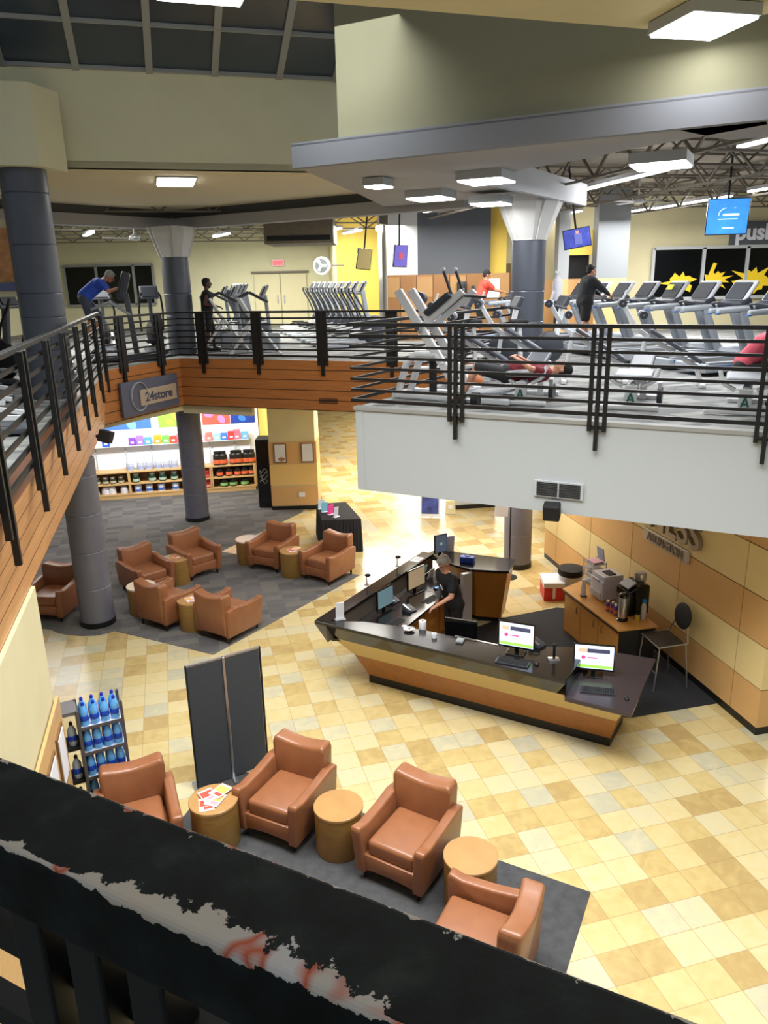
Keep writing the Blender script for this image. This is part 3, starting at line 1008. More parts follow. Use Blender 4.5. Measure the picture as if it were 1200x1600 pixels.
def railing(label, pts, posts, ztop=5.16, zbot=4.18, nbar=6, drop=(3.98, 3.76), postw=0.045, name='balcony_railing', cap=(0.07, 0.045)):
    t = thing(name, label, 'railing', (pts[0][0], pts[0][1], 0))
    o = V2(pts[0])
    P = [V2(p) - o for p in pts]
    tops = MB()
    for a, b in zip(P, P[1:]):
        tops.bar((a.x, a.y, ztop), (b.x, b.y, ztop), cap[0], cap[1], 0.004)
    tops.build('top_rail', M_black, t)
    for k in range(nbar + 1):
        z = zbot + (ztop - zbot) * k / (nbar + 1)
        mb = MB()
        for a, b in zip(P, P[1:]):
            mb.bar((a.x, a.y, z), (b.x, b.y, z), 0.03, 0.034 if k else 0.045)
        mb.build('crossbar', M_black, t)
    for (p, u, n) in posts:
        p = V2(p) - o
        u = V2(u).normalized()
        n = V2(n).normalized()
        for k, off in enumerate((-0.085, 0, 0.085)):
            q = p + u * off + n * (0.045 if k == 1 else 0.03)
            zl = drop[1] if k == 1 else drop[0]
            MB().box((q.x, q.y, (ztop - 0.01 + zl) / 2), (postw, 0.05, ztop - 0.01 - zl), (0, 0, math.atan2(u.y, u.x)), 0.004).build('post', M_black, t)
        q = p + n * 0.035
        MB().box((q.x, q.y, F2 - 0.06), (0.2, 0.03, 0.025), (0, 0, math.atan2(u.y, u.x))).build('bracket', M_black, t)
    return t


un_ = V2((U.y, -U.x))     # outward normal of the white balcony, towards the void
if un_.y > 0:
    un_ = -un_
K_r = K + un_ * 0.02
side_d = (CC - K).normalized()
posts = [((0.95 + 1.735 * k * 0 + 0, 9.56), U, un_)]
posts = [(V2((0.94, 9.565)) + U * 1.745 * k, U, un_) for k in range(0, 6)]
railing('long black railing along the front balcony edge', [K + side_d * 6.0 + V2((-0.02, 0)), K_r + V2((-0.03, 0)), K_r + U * 11], posts)
bd = (CC - BB).normalized()
bn = V2((bd.y, -bd.x))
rb = [V2((-4.0, 17.71)), V2((-2.68, 17.22)), V2((-1.22, 16.68)), V2((0.25, 16.14)), V2((1.6, 15.62))]
railing('black railing along the far wood clad balcony', [BB + bn * 0.02, CC + bn * 0.02 - bd * 0.3], [(p, bd, bn) for p in rb], 5.10, 4.17, postw=0.078)
ad = (BB - AA).normalized()
an_ = V2((ad.y, -ad.x))
railing('short black railing above the shop sign', [AA + an_ * 0.02, BB + an_ * 0.02], [(p, ad, an_) for p in (V2((-5.36, 16.17)), V2((-4.88, 17.31)))], 5.10, 4.17, postw=0.078)
ld = (LL - AA).normalized()
ln = V2((-ld.y, ld.x))
if ln.x < 0:
    ln = -ln
lp = [(V2((leftx(y), y))) for y in (4.0, 5.28, 6.68, 8.05, 9.34, 10.71, 11.88, 13.4, 14.7)]
railing('black railing along the left wood clad balcony', [V2((leftx(1.7), 1.7)) + ln * 0.0, AA + ln * 0.0], [(p, ld, ln) for p in lp], 5.20, 4.2, postw=0.05)

# the near railing right below the camera, with worn paint on the cap
M_cap = bpy.data.materials.new('worn_black_paint')
M_cap.use_nodes = True
nt = M_cap.node_tree
bs = nt.nodes['Principled BSDF']
bs.inputs['Roughness'].default_value = 0.6
bs.inputs['Specular IOR Level'].default_value = 0.2
tc = nt.nodes.new('ShaderNodeTexCoord')
sx = nt.nodes.new('ShaderNodeSeparateXYZ')
nt.links.new(tc.outputs['Object'], sx.inputs[0])
n1 = nt.nodes.new('ShaderNodeTexNoise')
n1.inputs['Scale'].default_value = 26
n1.inputs['Detail'].default_value = 8
n1.inputs['Roughness'].default_value = 0.65
nt.links.new(tc.outputs['Object'], n1.inputs['Vector'])
n2 = nt.nodes.new('ShaderNodeTexNoise')
n2.inputs['Scale'].default_value = 9
n2.inputs['Detail'].default_value = 2
nt.links.new(tc.outputs['Object'], n2.inputs['Vector'])


def mth(op, a, b=None, c=None):
    nd = nt.nodes.new('ShaderNodeMath')
    nd.operation = op
    for i, x in enumerate((a, b, c)):
        if x is None:
            continue
        if isinstance(x, (int, float)):
            nd.inputs[i].default_value = x
        else:
            nt.links.new(x, nd.inputs[i])
    return nd.outputs[0]


# local y: -0.055 at the near edge, +0.055 at the far edge; x runs along the rail
dn = mth('MAXIMUM', mth('ADD', sx.outputs[1], 0.056), mth('MULTIPLY', mth('SUBTRACT', 0.0, sx.outputs[2]), 3.0))
df = mth('SUBTRACT', 0.056, sx.outputs[1])
blob = mth('SUBTRACT', 1.0, mth('ABSOLUTE', mth('MULTIPLY', mth('SUBTRACT', sx.outputs[0], -0.06), 4.2)))
blob = mth('MAXIMUM', blob, 0.0)
reach = mth('MULTIPLY_ADD', blob, 0.03, 0.003)
near_m = mth('SUBTRACT', reach, dn)
far_m = mth('SUBTRACT', 0.0022, df)
both = mth('MAXIMUM', near_m, far_m)
val = mth('ADD', mth('MULTIPLY', both, 14.0), mth('MULTIPLY', mth('SUBTRACT', n1.outputs['Fac'], 0.5), 1.6))
line_n = mth('LESS_THAN', dn, mth('MULTIPLY_ADD', n1.outputs['Fac'], 0.016, -0.001))
line_f = mth('LESS_THAN', df, mth('MULTIPLY_ADD', n1.outputs['Fac'], 0.012, -0.002))
mask = mth('MAXIMUM', mth('GREATER_THAN', val, 0.03), mth('MAXIMUM', line_n, line_f))
mixc = nt.nodes.new('ShaderNodeMixRGB')
rpc = ramp(nt, [(0.0, RGB(196, 176, 150)), (0.56, RGB(190, 182, 170)), (0.6, RGB(186, 84, 50)), (0.64, RGB(196, 190, 184)), (1, RGB(200, 196, 190))])
nt.links.new(n2.outputs['Fac'], rpc.inputs[0])
nt.links.new(mask, mixc.inputs[0])
rpk = ramp(nt, [(0.35, RGB(10, 12, 12)), (0.55, RGB(22, 28, 27)), (0.7, RGB(40, 44, 42))])
n3 = nt.nodes.new('ShaderNodeTexNoise')
n3.inputs['Scale'].default_value = 14
n3.inputs['Detail'].default_value = 9
nt.links.new(tc.outputs['Object'], n3.inputs['Vector'])
nt.links.new(n3.outputs['Fac'], rpk.inputs[0])
nt.links.new(rpk.outputs[0], mixc.inputs[1])
nt.links.new(rpc.outputs[0], mixc.inputs[2])
nt.links.new(mixc.outputs[0], bs.inputs['Base Color'])
bpn = nt.nodes.new('ShaderNodeBump')
bpn.inputs['Strength'].default_value = 0.25
bpn.inputs['Distance'].default_value = 0.004
nt.links.new(n1.outputs['Fac'], bpn.inputs['Height'])
nt.links.new(bpn.outputs[0], bs.inputs['Normal'])

nang = math.atan2(-0.462, 0.887)
nr = thing('balcony_railing', 'near black railing with chipped worn cap right below the viewer', 'railing', (-0.085, 0.575, 0), nang)
MB().box((-0.1, 0, -0.047), (2.9, 0.112, 0.094), bev=0.007, seg=3).build('top_rail', M_cap, nr, loc=(0, 0, 5.13))
MB().box((-0.1, 0.0, 5.035), (2.9, 0.05, 0.05)).build('rail_spine', M_black, nr)
for k in range(6):
    MB().box((-0.1, 0, 4.92 - 0.142 * k), (2.9, 0.03, 0.036)).build('crossbar', M_black, nr)
for px_ in (-1.25, -0.26, 0.75):
    for k in range(3):
        MB().box((px_ + (k - 1) * 0.085 * 1.05, -0.02, 4.43), (0.05, 0.05, 1.3), bev=0.004).build('post', M_black, nr)

# ------------------------------------------------------------------ sign on the wood fascia, vents, speakers
t = thing('shop_sign', 'slate blue sign with white ring and pale name strip on the wood fascia', 'sign', (-5.085, 16.825, 3.42), math.atan2(ad.y, ad.x))
MB().box((0, -0.06, 0), (1.9, 0.06, 0.72), bev=0.004).build('board', mat('sign_slate', (88, 92, 112), 0.5), t)
rg = MB()
for k in range(28):
    a0, a1 = k / 28 * 2 * PI, (k + 1) / 28 * 2 * PI
    f_ = lambda a: (-0.42 + 0.27 * math.cos(a), -0.10, 0.02 + 0.30 * math.sin(a))
    wd2 = 0.035 + 0.035 * abs(math.sin(a0 / 2 + 0.6))
    rg.bar(f_(a0), f_(a1), 0.012, wd2, upv=(0, 1, 0))
rg.build('ring', M_white, t)
MB().box((0.22, -0.105, -0.02), (1.25, 0.02, 0.34), bev=0.003).build('name_strip', mat('strip_tan', (176, 160, 140), 0.5), t)
text('lettering', '24store', 0.27, mat('sign_slate_text', (70, 76, 100), 0.5), t, (0.22, -0.118, -0.11), 0, 0.006, bold=0.006, sx=1.1)


def vent(label, loc, rz, wd, ht, n, m_=M_white, name='air_vent', cols_=1):
    t = thing(name, label, 'vent', loc, rz)
    MB().box((0, -0.012, 0), (wd, 0.03, ht)).build('frame', m_, t)
    mb = MB()
    for c in range(cols_):
        for k in range(n):
            mb.box((-wd * 0.46 + wd * 0.92 * (c + 0.5) / cols_, -0.03, -ht * 0.38 + ht * 0.76 * k / (n - 1)), (wd * 0.92 / cols_ - 0.02, 0.012, ht * 0.76 / n * 0.6))
    mb.build('slot', M_blackm, t)
    return t


urz = math.atan2(U.y, U.x)
vent('white slotted air grille on the white balcony fascia', (2.115, 8.935, 3.235), urz, 0.60, 0.20, 8, cols_=2)
vent('brown air grille on the far wood fascia', (-1.14, 16.65, 3.22), math.atan2(bd.y, bd.x), 0.5, 0.12, 4, mat('vent_brown', (90, 50, 26), 0.6))
t = thing('loudspeaker', 'black loudspeaker hanging below the white fascia grille', 'speaker', (2.07, 8.92, 3.0), urz)
MB().box((0, -0.12, 0), (0.2, 0.16, 0.2), (0.25, 0, 0.15), 0.02).build('cabinet', M_blackm, t)
MB().box((0.03, -0.02, 0.0), (0.06, 0.08, 0.06)).build('bracket', M_black, t)
t = thing('loudspeaker', 'small black loudspeaker under the left wood fascia corner', 'speaker', (-4.62, 12.4, 3.36), R(75))
MB().box((0, -0.12, 0), (0.22, 0.2, 0.2), (0.3, 0.2, 0.3), 0.02).build('cabinet', M_blackm, t)
MB().box((0, -0.0, 0.0), (0.06, 0.1, 0.05)).build('bracket', M_black, t)

# ------------------------------------------------------------------ armchairs


def make_armchair(label):
    t = thing('armchair', label, 'armchair')
    # base with arched lower edge
    pr = [(-0.32, 0.10), (-0.2, 0.125), (0, 0.135), (0.2, 0.125), (0.32, 0.10), (0.32, 0.30), (-0.32, 0.30)]
    MB().profile(pr, -0.40, 0.38, 'y', 0.012).build('base', M_leather, t, True)
    # arms: side profile (y, z)
    arm = [(-0.42, 0.09), (0.30, 0.12), (0.40, 0.12), (0.40, 0.60), (0.25, 0.625), (0.0, 0.59), (-0.30, 0.575), (-0.425, 0.61), (-0.445, 0.57)]
    for s_ in (-1, 1):
        mb = MB().profile(arm, -0.055, 0.055, 'x', 0.022, 3)
        for v in mb.b.verts:      # flare outwards towards the top
            v.co.x += s_ * (0.32 + 0.045 * max(0, (v.co.z - 0.2)) / 0.5)
        mb.build('arm', M_leather, t, True)
    # backrest: front profile (x, z) with raised corners
    bk = [(-0.32, 0.14), (0.32, 0.14), (0.335, 0.80), (0.305, 0.86), (0.16, 0.82), (0.0, 0.80), (-0.16, 0.82), (-0.305, 0.86), (-0.335, 0.80)]
    mb = MB().profile(bk, 0.22, 0.42, 'y', 0.035, 3)
    for v in mb.b.verts:
        v.co.y += 0.10 * (v.co.z - 0.3) * (1 if v.co.z > 0.3 else 0.2)
        if v.co.z > 0.45:
            v.co.y -= 0.04 * (abs(v.co.x) / 0.36) ** 2
        else:
            v.co.x *= 0.98
    mb.build('backrest', M_leather, t, True)
    # seat cushion
    mb = MB().box((0, -0.07, 0.37), (0.52, 0.62, 0.17), bev=0.045, seg=4)
    for v in mb.b.verts:
        if v.co.z > 0.40:
            v.co.z += 0.02 * (1 - (v.co.x / 0.3) ** 2)
    mb.build('seat_cushion', M_leather, t, True)
    for sx_ in (-1, 1):
        for sy_ in (-0.36, 0.34):
            MB().cyl((sx_ * 0.30, sy_, 0), (sx_ * 0.30, sy_, 0.13), 0.022, 0.034, 4).build('leg', mat('dark_leg', (34, 20, 14), 0.4), t)
    return t


AG = 'tan leather club armchairs'
ch = [
    # x, y, facing dir (deg of the rotation), label
    (-1.12, 7.13, -27, 'tan leather armchair in front of the dark divider board, right of the magazine table'),
    (0.18, 6.44, -32, 'tan leather armchair near the picture centre bottom between two bare round tables'),
    (0.74, 5.16, -118, 'tan leather armchair at the bottom right carpet corner, seen from its open side'),
    (-2.62, 6.74, 22, 'tan leather armchair half hidden by the near railing beside the water bottle rack'),
    (-4.66, 13.98, 46, 'tan leather armchair just right of the big left column, facing right'),
    (-3.92, 14.86, 44, 'tan leather armchair at the back of the upper group, right of the first round table'),
    (-2.33, 15.18, -26, 'tan leather armchair beside the white topped round table, facing front'),
    (-1.14, 14.45, -36, 'tan leather armchair nearest the black draped table'),
    (-3.84, 12.52, 147, 'tan leather armchair seen from behind, left one of the two turned away'),
    (-2.68, 11.98, 148, 'tan leather armchair seen from behind at the carpet tip'),
    (-6.02, 12.95, -8, 'tan leather armchair at the far left behind the lower column'),
]
proto = make_armchair(ch[0][3])
for i, (x, y, a, lab) in enumerate(ch):
    if i == 0:
        proto.location = (x, y, 0.008)
        proto.rotation_euler = (0, 0, R(a))
        proto['group'] = AG
    else:
        dup(proto, (x, y, 0.008), R(a), lab, AG)

# round side tables


def make_table(label, topm):
    t = thing('side_table', label, 'side table')
    MB().lathe([(0.245, 0.0), (0.25, 0.01), (0.25, 0.49)], n=40).build('drum', M_tablew, t, True)
    MB().lathe([(0.254, 0.485), (0.258, 0.49), (0.258, 0.515), (0.252, 0.52)], n=40).build('table_top', topm, t, True)
    return t


M_ttop = wood('table_top_maple', (172, 132, 84), 0.22, 0.08)
M_ttop2 = mat('pale_table_top', (222, 204, 182), 0.2)
TG = 'round drum side tables'
tp = [(-1.86, 6.86, 'round wooden drum table carrying fanned magazines, near the divider board'),
      (-0.54, 6.72, 'bare round wooden drum table between the two nearest front armchairs'),
      (0.74, 5.96, 'bare round wooden drum table nearest the bottom right armchair'),
      (-4.15, 14.33, 'round wooden drum table with a white paper between the two left armchairs'),
      (-1.87, 14.62, 'round wooden drum table with magazines between the two right armchairs of the upper group'),
      (-3.33, 12.22, 'round wooden drum table with magazines between the two turned away armchairs')]
tb = make_table(tp[0][2], M_ttop)
for i, (x, y, lab) in enumerate(tp):
    if i == 0:
        tb.location = (x, y, 0.008)
        tb['group'] = TG
    else:
        dup(tb, (x, y, 0.008), 0, lab, TG)
tb2 = make_table('pale topped round drum table left of the back right armchair', M_ttop2)
tb2.location = (-2.90, 15.42, 0.008)
tb2['group'] = 'pale topped drum tables'
dup(tb2, (-4.42, 12.92, 0.008), 0, 'pale topped round drum table left of the turned away armchairs', 'pale topped drum tables')

# magazines
mc = [mat('mag_red', (216, 80, 64), 0.5), mat('mag_orange', (236, 176, 90), 0.5), mat('mag_white', (232, 226, 226), 0.5), mat('mag_pink', (226, 150, 160), 0.5)]


def magazine(x, y, z, rz, lab, k, s=1.0, grp=None):
    t = thing('magazine', lab, 'magazine', (x, y, z), rz, grp)
    MB().box((0, 0, 0.003), (0.17 * s, 0.23 * s, 0.006)).build('pages', mc[2], t)
    MB().box((0.0, 0.03 * s, 0.0066), (0.15 * s, 0.11 * s, 0.0012)).build('cover_picture', mc[k % 2], t)
    MB().box((0.02 * s, -0.06 * s, 0.0066), (0.1 * s, 0.05 * s, 0.0012)).build('cover_strip', mc[3 if k % 3 else 0], t)


for k, (dx, dy, a, lab) in enumerate(((-0.05, -0.10, 15, 'front left magazine of the fan on the magazine table'), (0.03, -0.03, -20, 'front right magazine of the fan on the magazine table'), (-0.06, 0.03, 35, 'middle left magazine of the fan on the magazine table'), (0.06, 0.09, -35, 'back magazine of the fan on the magazine table'))):
    magazine(-1.86 + dx, 6.86 + dy, 0.529 + 0.008 * k, R(a), lab, k, 0.9, 'magazines fanned on the near table')
magazine(-1.87, 14.60, 0.529, R(20), 'magazine on the round table of the two upper right armchairs', 0, 0.9)
magazine(-1.80, 14.68, 0.538, R(-30), 'second magazine lying across the one between the upper right armchairs', 1, 0.8)
magazine(-3.36, 12.20, 0.529, R(30), 'magazine on the table between the turned away armchairs', 1, 0.9)
magazine(-3.28, 12.28, 0.538, R(-20), 'second magazine across the one between the turned away armchairs', 2, 0.8)
magazine(-4.15, 14.35, 0.529, R(60), 'white leaflet on the round table of the two upper left armchairs', 2, 0.6)

# ------------------------------------------------------------------ divider board
t = thing('divider_board', 'tall dark grey folding divider board with silver centre post', 'divider', (0, 0, 0))
d0, d1_, d2_ = V2((-2.26, 7.71)), V2((-1.88, 7.93)), V2((-1.50, 8.17))
M_felt = mat('board_felt', (62, 66, 72), 0.9, var=0.08, vscale=40)
for a, b in ((d0, d1_), (d1_, d2_)):
    u_ = (b - a).normalized()
    n_ = V2((-u_.y, u_.x)) * 0.03
    MB().prism([a + u_ * 0.012, b - u_ * 0.012, b - u_ * 0.012 + n_, a + u_ * 0.012 + n_], 0.03, 1.60).build('panel', M_felt, t)
    MB().prism([a, b, b + n_, a + n_], 1.60, 1.62).build('top_trim', M_steel, t)
for p in (d0, d2_):
    MB().box((p.x, p.y + 0.012, 0.81), (0.014, 0.035, 1.62), (0, 0, R(30))).build('edge_trim', M_blackm, t)
MB().box((d1_.x, d1_.y, 0.81), (0.028, 0.04, 1.62), (0, 0, R(30)), 0.004).build('centre_post', M_steel, t)
for p in (d0, d1_, d2_):
    MB().box((p.x, p.y, 0.02), (0.05, 0.30, 0.04), (0, 0, R(30))).build('foot', M_steel, t)

# ------------------------------------------------------------------ water bottle rack
rx, ry = -3.03, 7.13
rk_a = math.atan2(7.17 - 7.0, -2.82 + 3.16)
t = thing('bottle_rack', 'grey metal rack holding rows of blue water bottles', 'rack', (rx, ry, 0), rk_a)
M_rk = mat('rack_grey', (92, 92, 98), 0.4, metal=0.4)
for sx_ in (-0.215, 0.215):
    for sy_ in (0, 0.26):
        MB().box((sx_, sy_, 0.75), (0.03, 0.03, 1.5)).build('post', M_rk, t)
for k, z in enumerate((0.38, 0.68, 0.98, 1.28)):
    MB().box((0, 0.13, z), (0.43, 0.28, 0.015)).build('shelf_board', M_paper if k != 3 else M_paper, t)
    MB().box((0, -0.01, z + 0.0), (0.43, 0.012, 0.035)).build('price_rail', M_rk, t)


def bottle(label, loc, m_, capm, scale=1.0):
    b = thing('water_bottle', label, 'bottle', loc)
    MB().lathe([(0.042, 0), (0.046, 0.01), (0.046, 0.07), (0.042, 0.09), (0.046, 0.11), (0.045, 0.17), (0.02, 0.225), (0.017, 0.235)], n=14).build('bottle_body', m_, b, True)
    MB().lathe([(0.0465, 0.06), (0.0475, 0.062), (0.0475, 0.12), (0.0465, 0.122)], n=14).build('label_band', mat('label_blue', (20, 70, 190), 0.4), b, True)
    MB().lathe([(0.019, 0.235), (0.019, 0.255), (0.012, 0.27)], n=10).build('cap', capm, b, True)
    b.scale = (scale,) * 3
    return b


M_bot = mat('bottle_blue', (96, 172, 236), 0.12, spec=0.8)
M_capb = mat('cap_blue', (30, 50, 170), 0.4)
rb_ = None
row_names = ['bottom', 'lower', 'middle', 'top']
for k, z in enumerate((0.38, 0.68, 0.98, 1.28)):
    for j in range(4):
        for d in range(2):
            lx, ly = -0.155 + 0.103 * j, 0.06 + 0.12 * d
            c, s_ = math.cos(rk_a), math.sin(rk_a)
            loc = (rx + c * lx - s_ * ly, ry + s_ * lx + c * ly, z + 0.0085)
            lab = 'blue water bottle, %s from left in the %s row of the %s rack shelf' % (ORD[j], ('front', 'back')[d], row_names[k])
            if rb_ is None:
                rb_ = bottle(lab, loc, M_bot, M_capb, 0.98)
                rb_['group'] = 'blue water bottles on the rack'
            else:
                dup(rb_, loc, 0, lab, 'blue water bottles on the rack')
# dark drinks stand left of it
t = thing('drinks_stand', 'black shelved drinks stand left of the blue bottle rack', 'rack', (-3.36, 7.0, 0), rk_a)
for sx_ in (-0.13, 0.13):
    MB().box((sx_, 0.12, 0.73), (0.02, 0.26, 1.46)).build('side_panel', mat('stand_grey', (96, 96, 102), 0.4), t)
MB().box((0, 0.12, 1.47), (0.28, 0.27, 0.04)).build('top_panel', mat('stand_top', (110, 108, 112), 0.4), t)
for z in (0.25, 0.65, 1.05):
    MB().box((0, 0.12, z), (0.25, 0.25, 0.04)).build('shelf_board', M_blackm, t)
b0 = bottle('clear bottle', (0, 0, 0), mat('bottle_clear', (170, 180, 184), 0.15), M_blackm)
b0['group'] = 'dark capped bottles on the black stand'
first = True
for z in (0.25, 0.65, 1.05):
    for j in range(2):
        lx, ly = -0.06 + 0.12 * j, 0.07
        c, s_ = math.cos(rk_a), math.sin(rk_a)
        loc = (-3.36 + c * lx - s_ * ly, 7.0 + s_ * lx + c * ly, z + 0.021)
        lab = 'clear black capped bottle on the %s, %s' % ({0.25: 'lowest stand shelf', 0.65: 'middle stand shelf', 1.05: 'highest stand shelf'}[z], ('left', 'right')[j])
        if first:
            b0.location = loc
            b0['label'] = lab
            first = False
        else:
            dup(b0, loc, 0, lab)

# ------------------------------------------------------------------ reception desk
desk = thing('reception_desk', 'black topped reception desk with slanted cream and wood front', 'desk', (0, 0, 0))


def l2(a, b, t):
    return (a[0] + (b[0] - a[0]) * t, a[1] + (b[1] - a[1]) * t)


T0, Rr0, W0_ = (-1.03, 10.05), (2.80, 7.78), (0.67, 12.85)
Tf, Rf, Wf = (-0.25, 10.19), (2.78, 8.43), (1.05, 12.45)
RB0, RBf = (3.53, 9.09), (3.10, 8.95)
Ti = (0.0, 10.45)
zs = {0.0: 1.02, 0.31: 0.78, 0.71: 0.47, 0.97: 0.12, 1.0: 0.0}


def ring(t, z):
    a, b, c = l2(T0, Tf, t), l2(Rr0, Rf, t), l2(RB0, RBf, t)
    return [(a[0], a[1], z), (b[0], b[1], z), (c[0], c[1], z), (2.85, 9.02, z), (2.62, 9.0, z), (0.02, 10.28, z)]


M_deskcream = mat('desk_cream', (206, 180, 122), 0.6)
M_deskwood = wood('desk_wood', (164, 106, 50), 0.4, 0.1, (3, 3, 3))
for (ta, tb_, nm, m_) in ((0.97, 0.97, 'toe_kick', M_black), (0.71, 0.97, 'wood_panel', M_deskwood), (0.31, 0.71, 'cream_band', M_deskcream)):
    if nm == 'toe_kick':
        MB().hull8(ring(0.97, 0.0), ring(0.97, 0.12)).build(nm, m_, desk)
    else:
        MB().hull8(ring(tb_, zs[tb_]), ring(ta, zs[ta])).build(nm, m_, desk)
# black fascia: tall on the left run, thin at the low right end
S0t, S0i = (2.12, 8.18), (2.62, 9.05)
q31 = ring(0.31, 0.78)
s31 = l2(q31[0], q31[1], 0.80)
MB().hull8([q31[0], (s31[0], s31[1], 0.78), (2.45, 8.95, 0.78), (1.55, 9.12, 0.78), (0.49, 9.70, 0.78), (-0.28, 10.05, 0.78)],
           [(T0[0], T0[1], 1.03), (S0t[0], S0t[1], 1.03), (2.55, 9.0, 1.03), (1.55, 9.10, 1.03), (0.49, 9.68, 1.03), (-0.30, 9.98, 1.03)]).build('upper_fascia', M_blackg, desk)
MB().prism([(-0.3, 10.0), (0.49, 9.66), (1.55, 9.10), (2.6, 8.98), (2.62, 9.02), (0.04, 10.29)], 0.782, 0.79).build('undercounter_shade', M_blackm, desk)  # black sheet added to stand for the shade below the counter
MB().prism([T0, S0t, (2.62, 9.05), (1.55, 9.10), (0.49, 9.68), (-0.30, 9.98)], 1.03, 1.07, 0.005).build('countertop', M_top, desk)
MB().prism([S0t, Rr0, RB0, (3.02, 9.32), (2.62, 9.05)], 0.80, 0.855, 0.005).build('low_countertop', mat('brown_laminate', (58, 50, 54), 0.25), desk)
MB().prism([S0t, (2.14, 8.2), (2.64, 9.07), (2.62, 9.05)], 0.855, 1.06).build('step_panel', M_blackg, desk)
MB().bar((0.92, 9.46, 1.072), (1.53, 9.12, 1.072), 0.03, 0.008).build('edge_strip', M_steel, desk)
# left wing: raised ledge, panel, work surface, drawers
wu_ = (V2(W0_) - V2(T0)).normalized()
wn2 = V2((wu_.y, -wu_.x))
led = [V2(T0), V2(T0) + V2((0.45, -0.05)), V2(T0) + wu_ * 0.25 + wn2 * 0.2, V2(W0_) + wn2 * 0.2, V2(W0_)]
MB().prism([V2(T0) + wu_ * 0.02, V2(T0) + wu_ * 0.02 + wn2 * 0.22, V2(W0_) + wn2 * 0.22, V2(W0_)], 1.03, 1.072).build('ledge', M_top, desk)
q33, w33 = l2(T0, Tf, 0.33), l2(W0_, Wf, 0.33)


def off3(p, d, z):
    return (p[0] + wn2.x * d, p[1] + wn2.y * d, z)


MB().hull8([(q33[0], q33[1], 0.78), (w33[0], w33[1], 0.78), off3(W0_, 0.2, 0.78), off3(T0, 0.22, 0.78)],
           [(T0[0], T0[1], 1.03), (W0_[0], W0_[1], 1.03), off3(W0_, 0.2, 1.03), off3(T0, 0.2, 1.03)]).build('ledge_panel', mat('ledge_brown', (96, 88, 82), 0.3), desk)
T1w = (T0[0] + wu_.x * 1.0, T0[1] + wu_.y * 1.0)
q33 = l2(q33, w33, 0.3)
Tfw = l2(Tf, Wf, 0.3)
MB().hull8([(Tfw[0], Tfw[1], 0.0), (Wf[0], Wf[1], 0.0), off3(W0_, 0.6, 0.0), off3(T1w, 0.6, 0.0)],
           [(q33[0], q33[1], 0.73), (w33[0], w33[1], 0.73), off3(W0_, 0.6, 0.73), off3(T1w, 0.6, 0.73)]).build('wing_body', M_deskwood, desk)
MB().prism([V2(T0) + wu_ * 0.12 + wn2 * 0.2, (-0.3, 10.03), (0.05, 10.28), (0.30, 10.42), (1.32, 12.2), V2(W0_) + wn2 * 0.2], 0.74, 0.775).build('work_surface', M_top, desk)
inner_a, inner_b = V2((0.30, 10.5)), V2((1.25, 12.12))
iu = (inner_b - inner_a).normalized()
inn = V2((iu.y, -iu.x))
MB().prism([inner_a - inn * 0.06, inner_b - inn * 0.06, inner_b - inn * 0.4, inner_a - inn * 0.4], 0.08, 0.73).build('drawer_unit', M_cabin, desk)
for k in range(3):
    for j in range(2):
        a = inner_a + iu * (0.08 + 0.58 * k)
        b = inner_a + iu * (0.60 + 0.58 * k)
        z0, z1 = (0.12, 0.46) if j == 0 else (0.48, 0.70)
        dr = MB().prism([a - inn * 0.06, b - inn * 0.06, b - inn * 0.045, a - inn * 0.045], z0, z1).build('drawer', M_cabin, desk)
        cpt = (a + b) / 2 - inn * 0.03
        MB().bar((cpt.x - iu.x * 0.06, cpt.y - iu.y * 0.06, z1 - 0.08), (cpt.x + iu.x * 0.06, cpt.y + iu.y * 0.06, z1 - 0.08), 0.012, 0.012).build('handle', M_steel, dr)
# third side
MB().prism([(0.67, 12.85), (0.93, 13.1), (2.28, 12.52), (2.06, 11.95), (1.45, 12.08), (1.2, 12.3)], 0.97, 1.01, 0.004).build('return_top', M_top, desk)
MB().hull8([(1.55, 12.2, 0.1), (1.96, 12.1, 0.1), (2.08, 12.40, 0.1), (1.1, 12.85, 0.1)], [(1.50, 12.1, 0.97), (2.04, 11.98, 0.97), (2.24, 12.5, 0.97), (0.95, 13.05, 0.97)]).build('return_cabinet', M_cabin, desk)
MB().prism([(1.6, 12.24), (1.94, 12.15), (2.02, 12.38), (1.2, 12.75)], 0, 0.1).build('toe_kick', M_black, desk)
MB().prism([(1.30, 11.98), (1.46, 12.05), (1.44, 12.12), (1.26, 12.05)], 0.1, 0.96).build('side_panel', mat('white_laminate', (206, 204, 206), 0.4), desk)
# floor mats
struct(MB().prism([(3.26, 9.06), (4.55, 9.37), (3.9, 12.45), (3.06, 12.68), (2.0, 12.28), (0.8, 11.4), (0.5, 10.3), (2.3, 9.3)], 0, 0.012).build('floor', mat('black_mat', (30, 32, 38), 0.85, var=0.1, vscale=20)), 'black anti fatigue floor behind the desk')

# ---- screens
M_scr = mat('screen_light', (206, 222, 250), 0.3, emit=1.0)


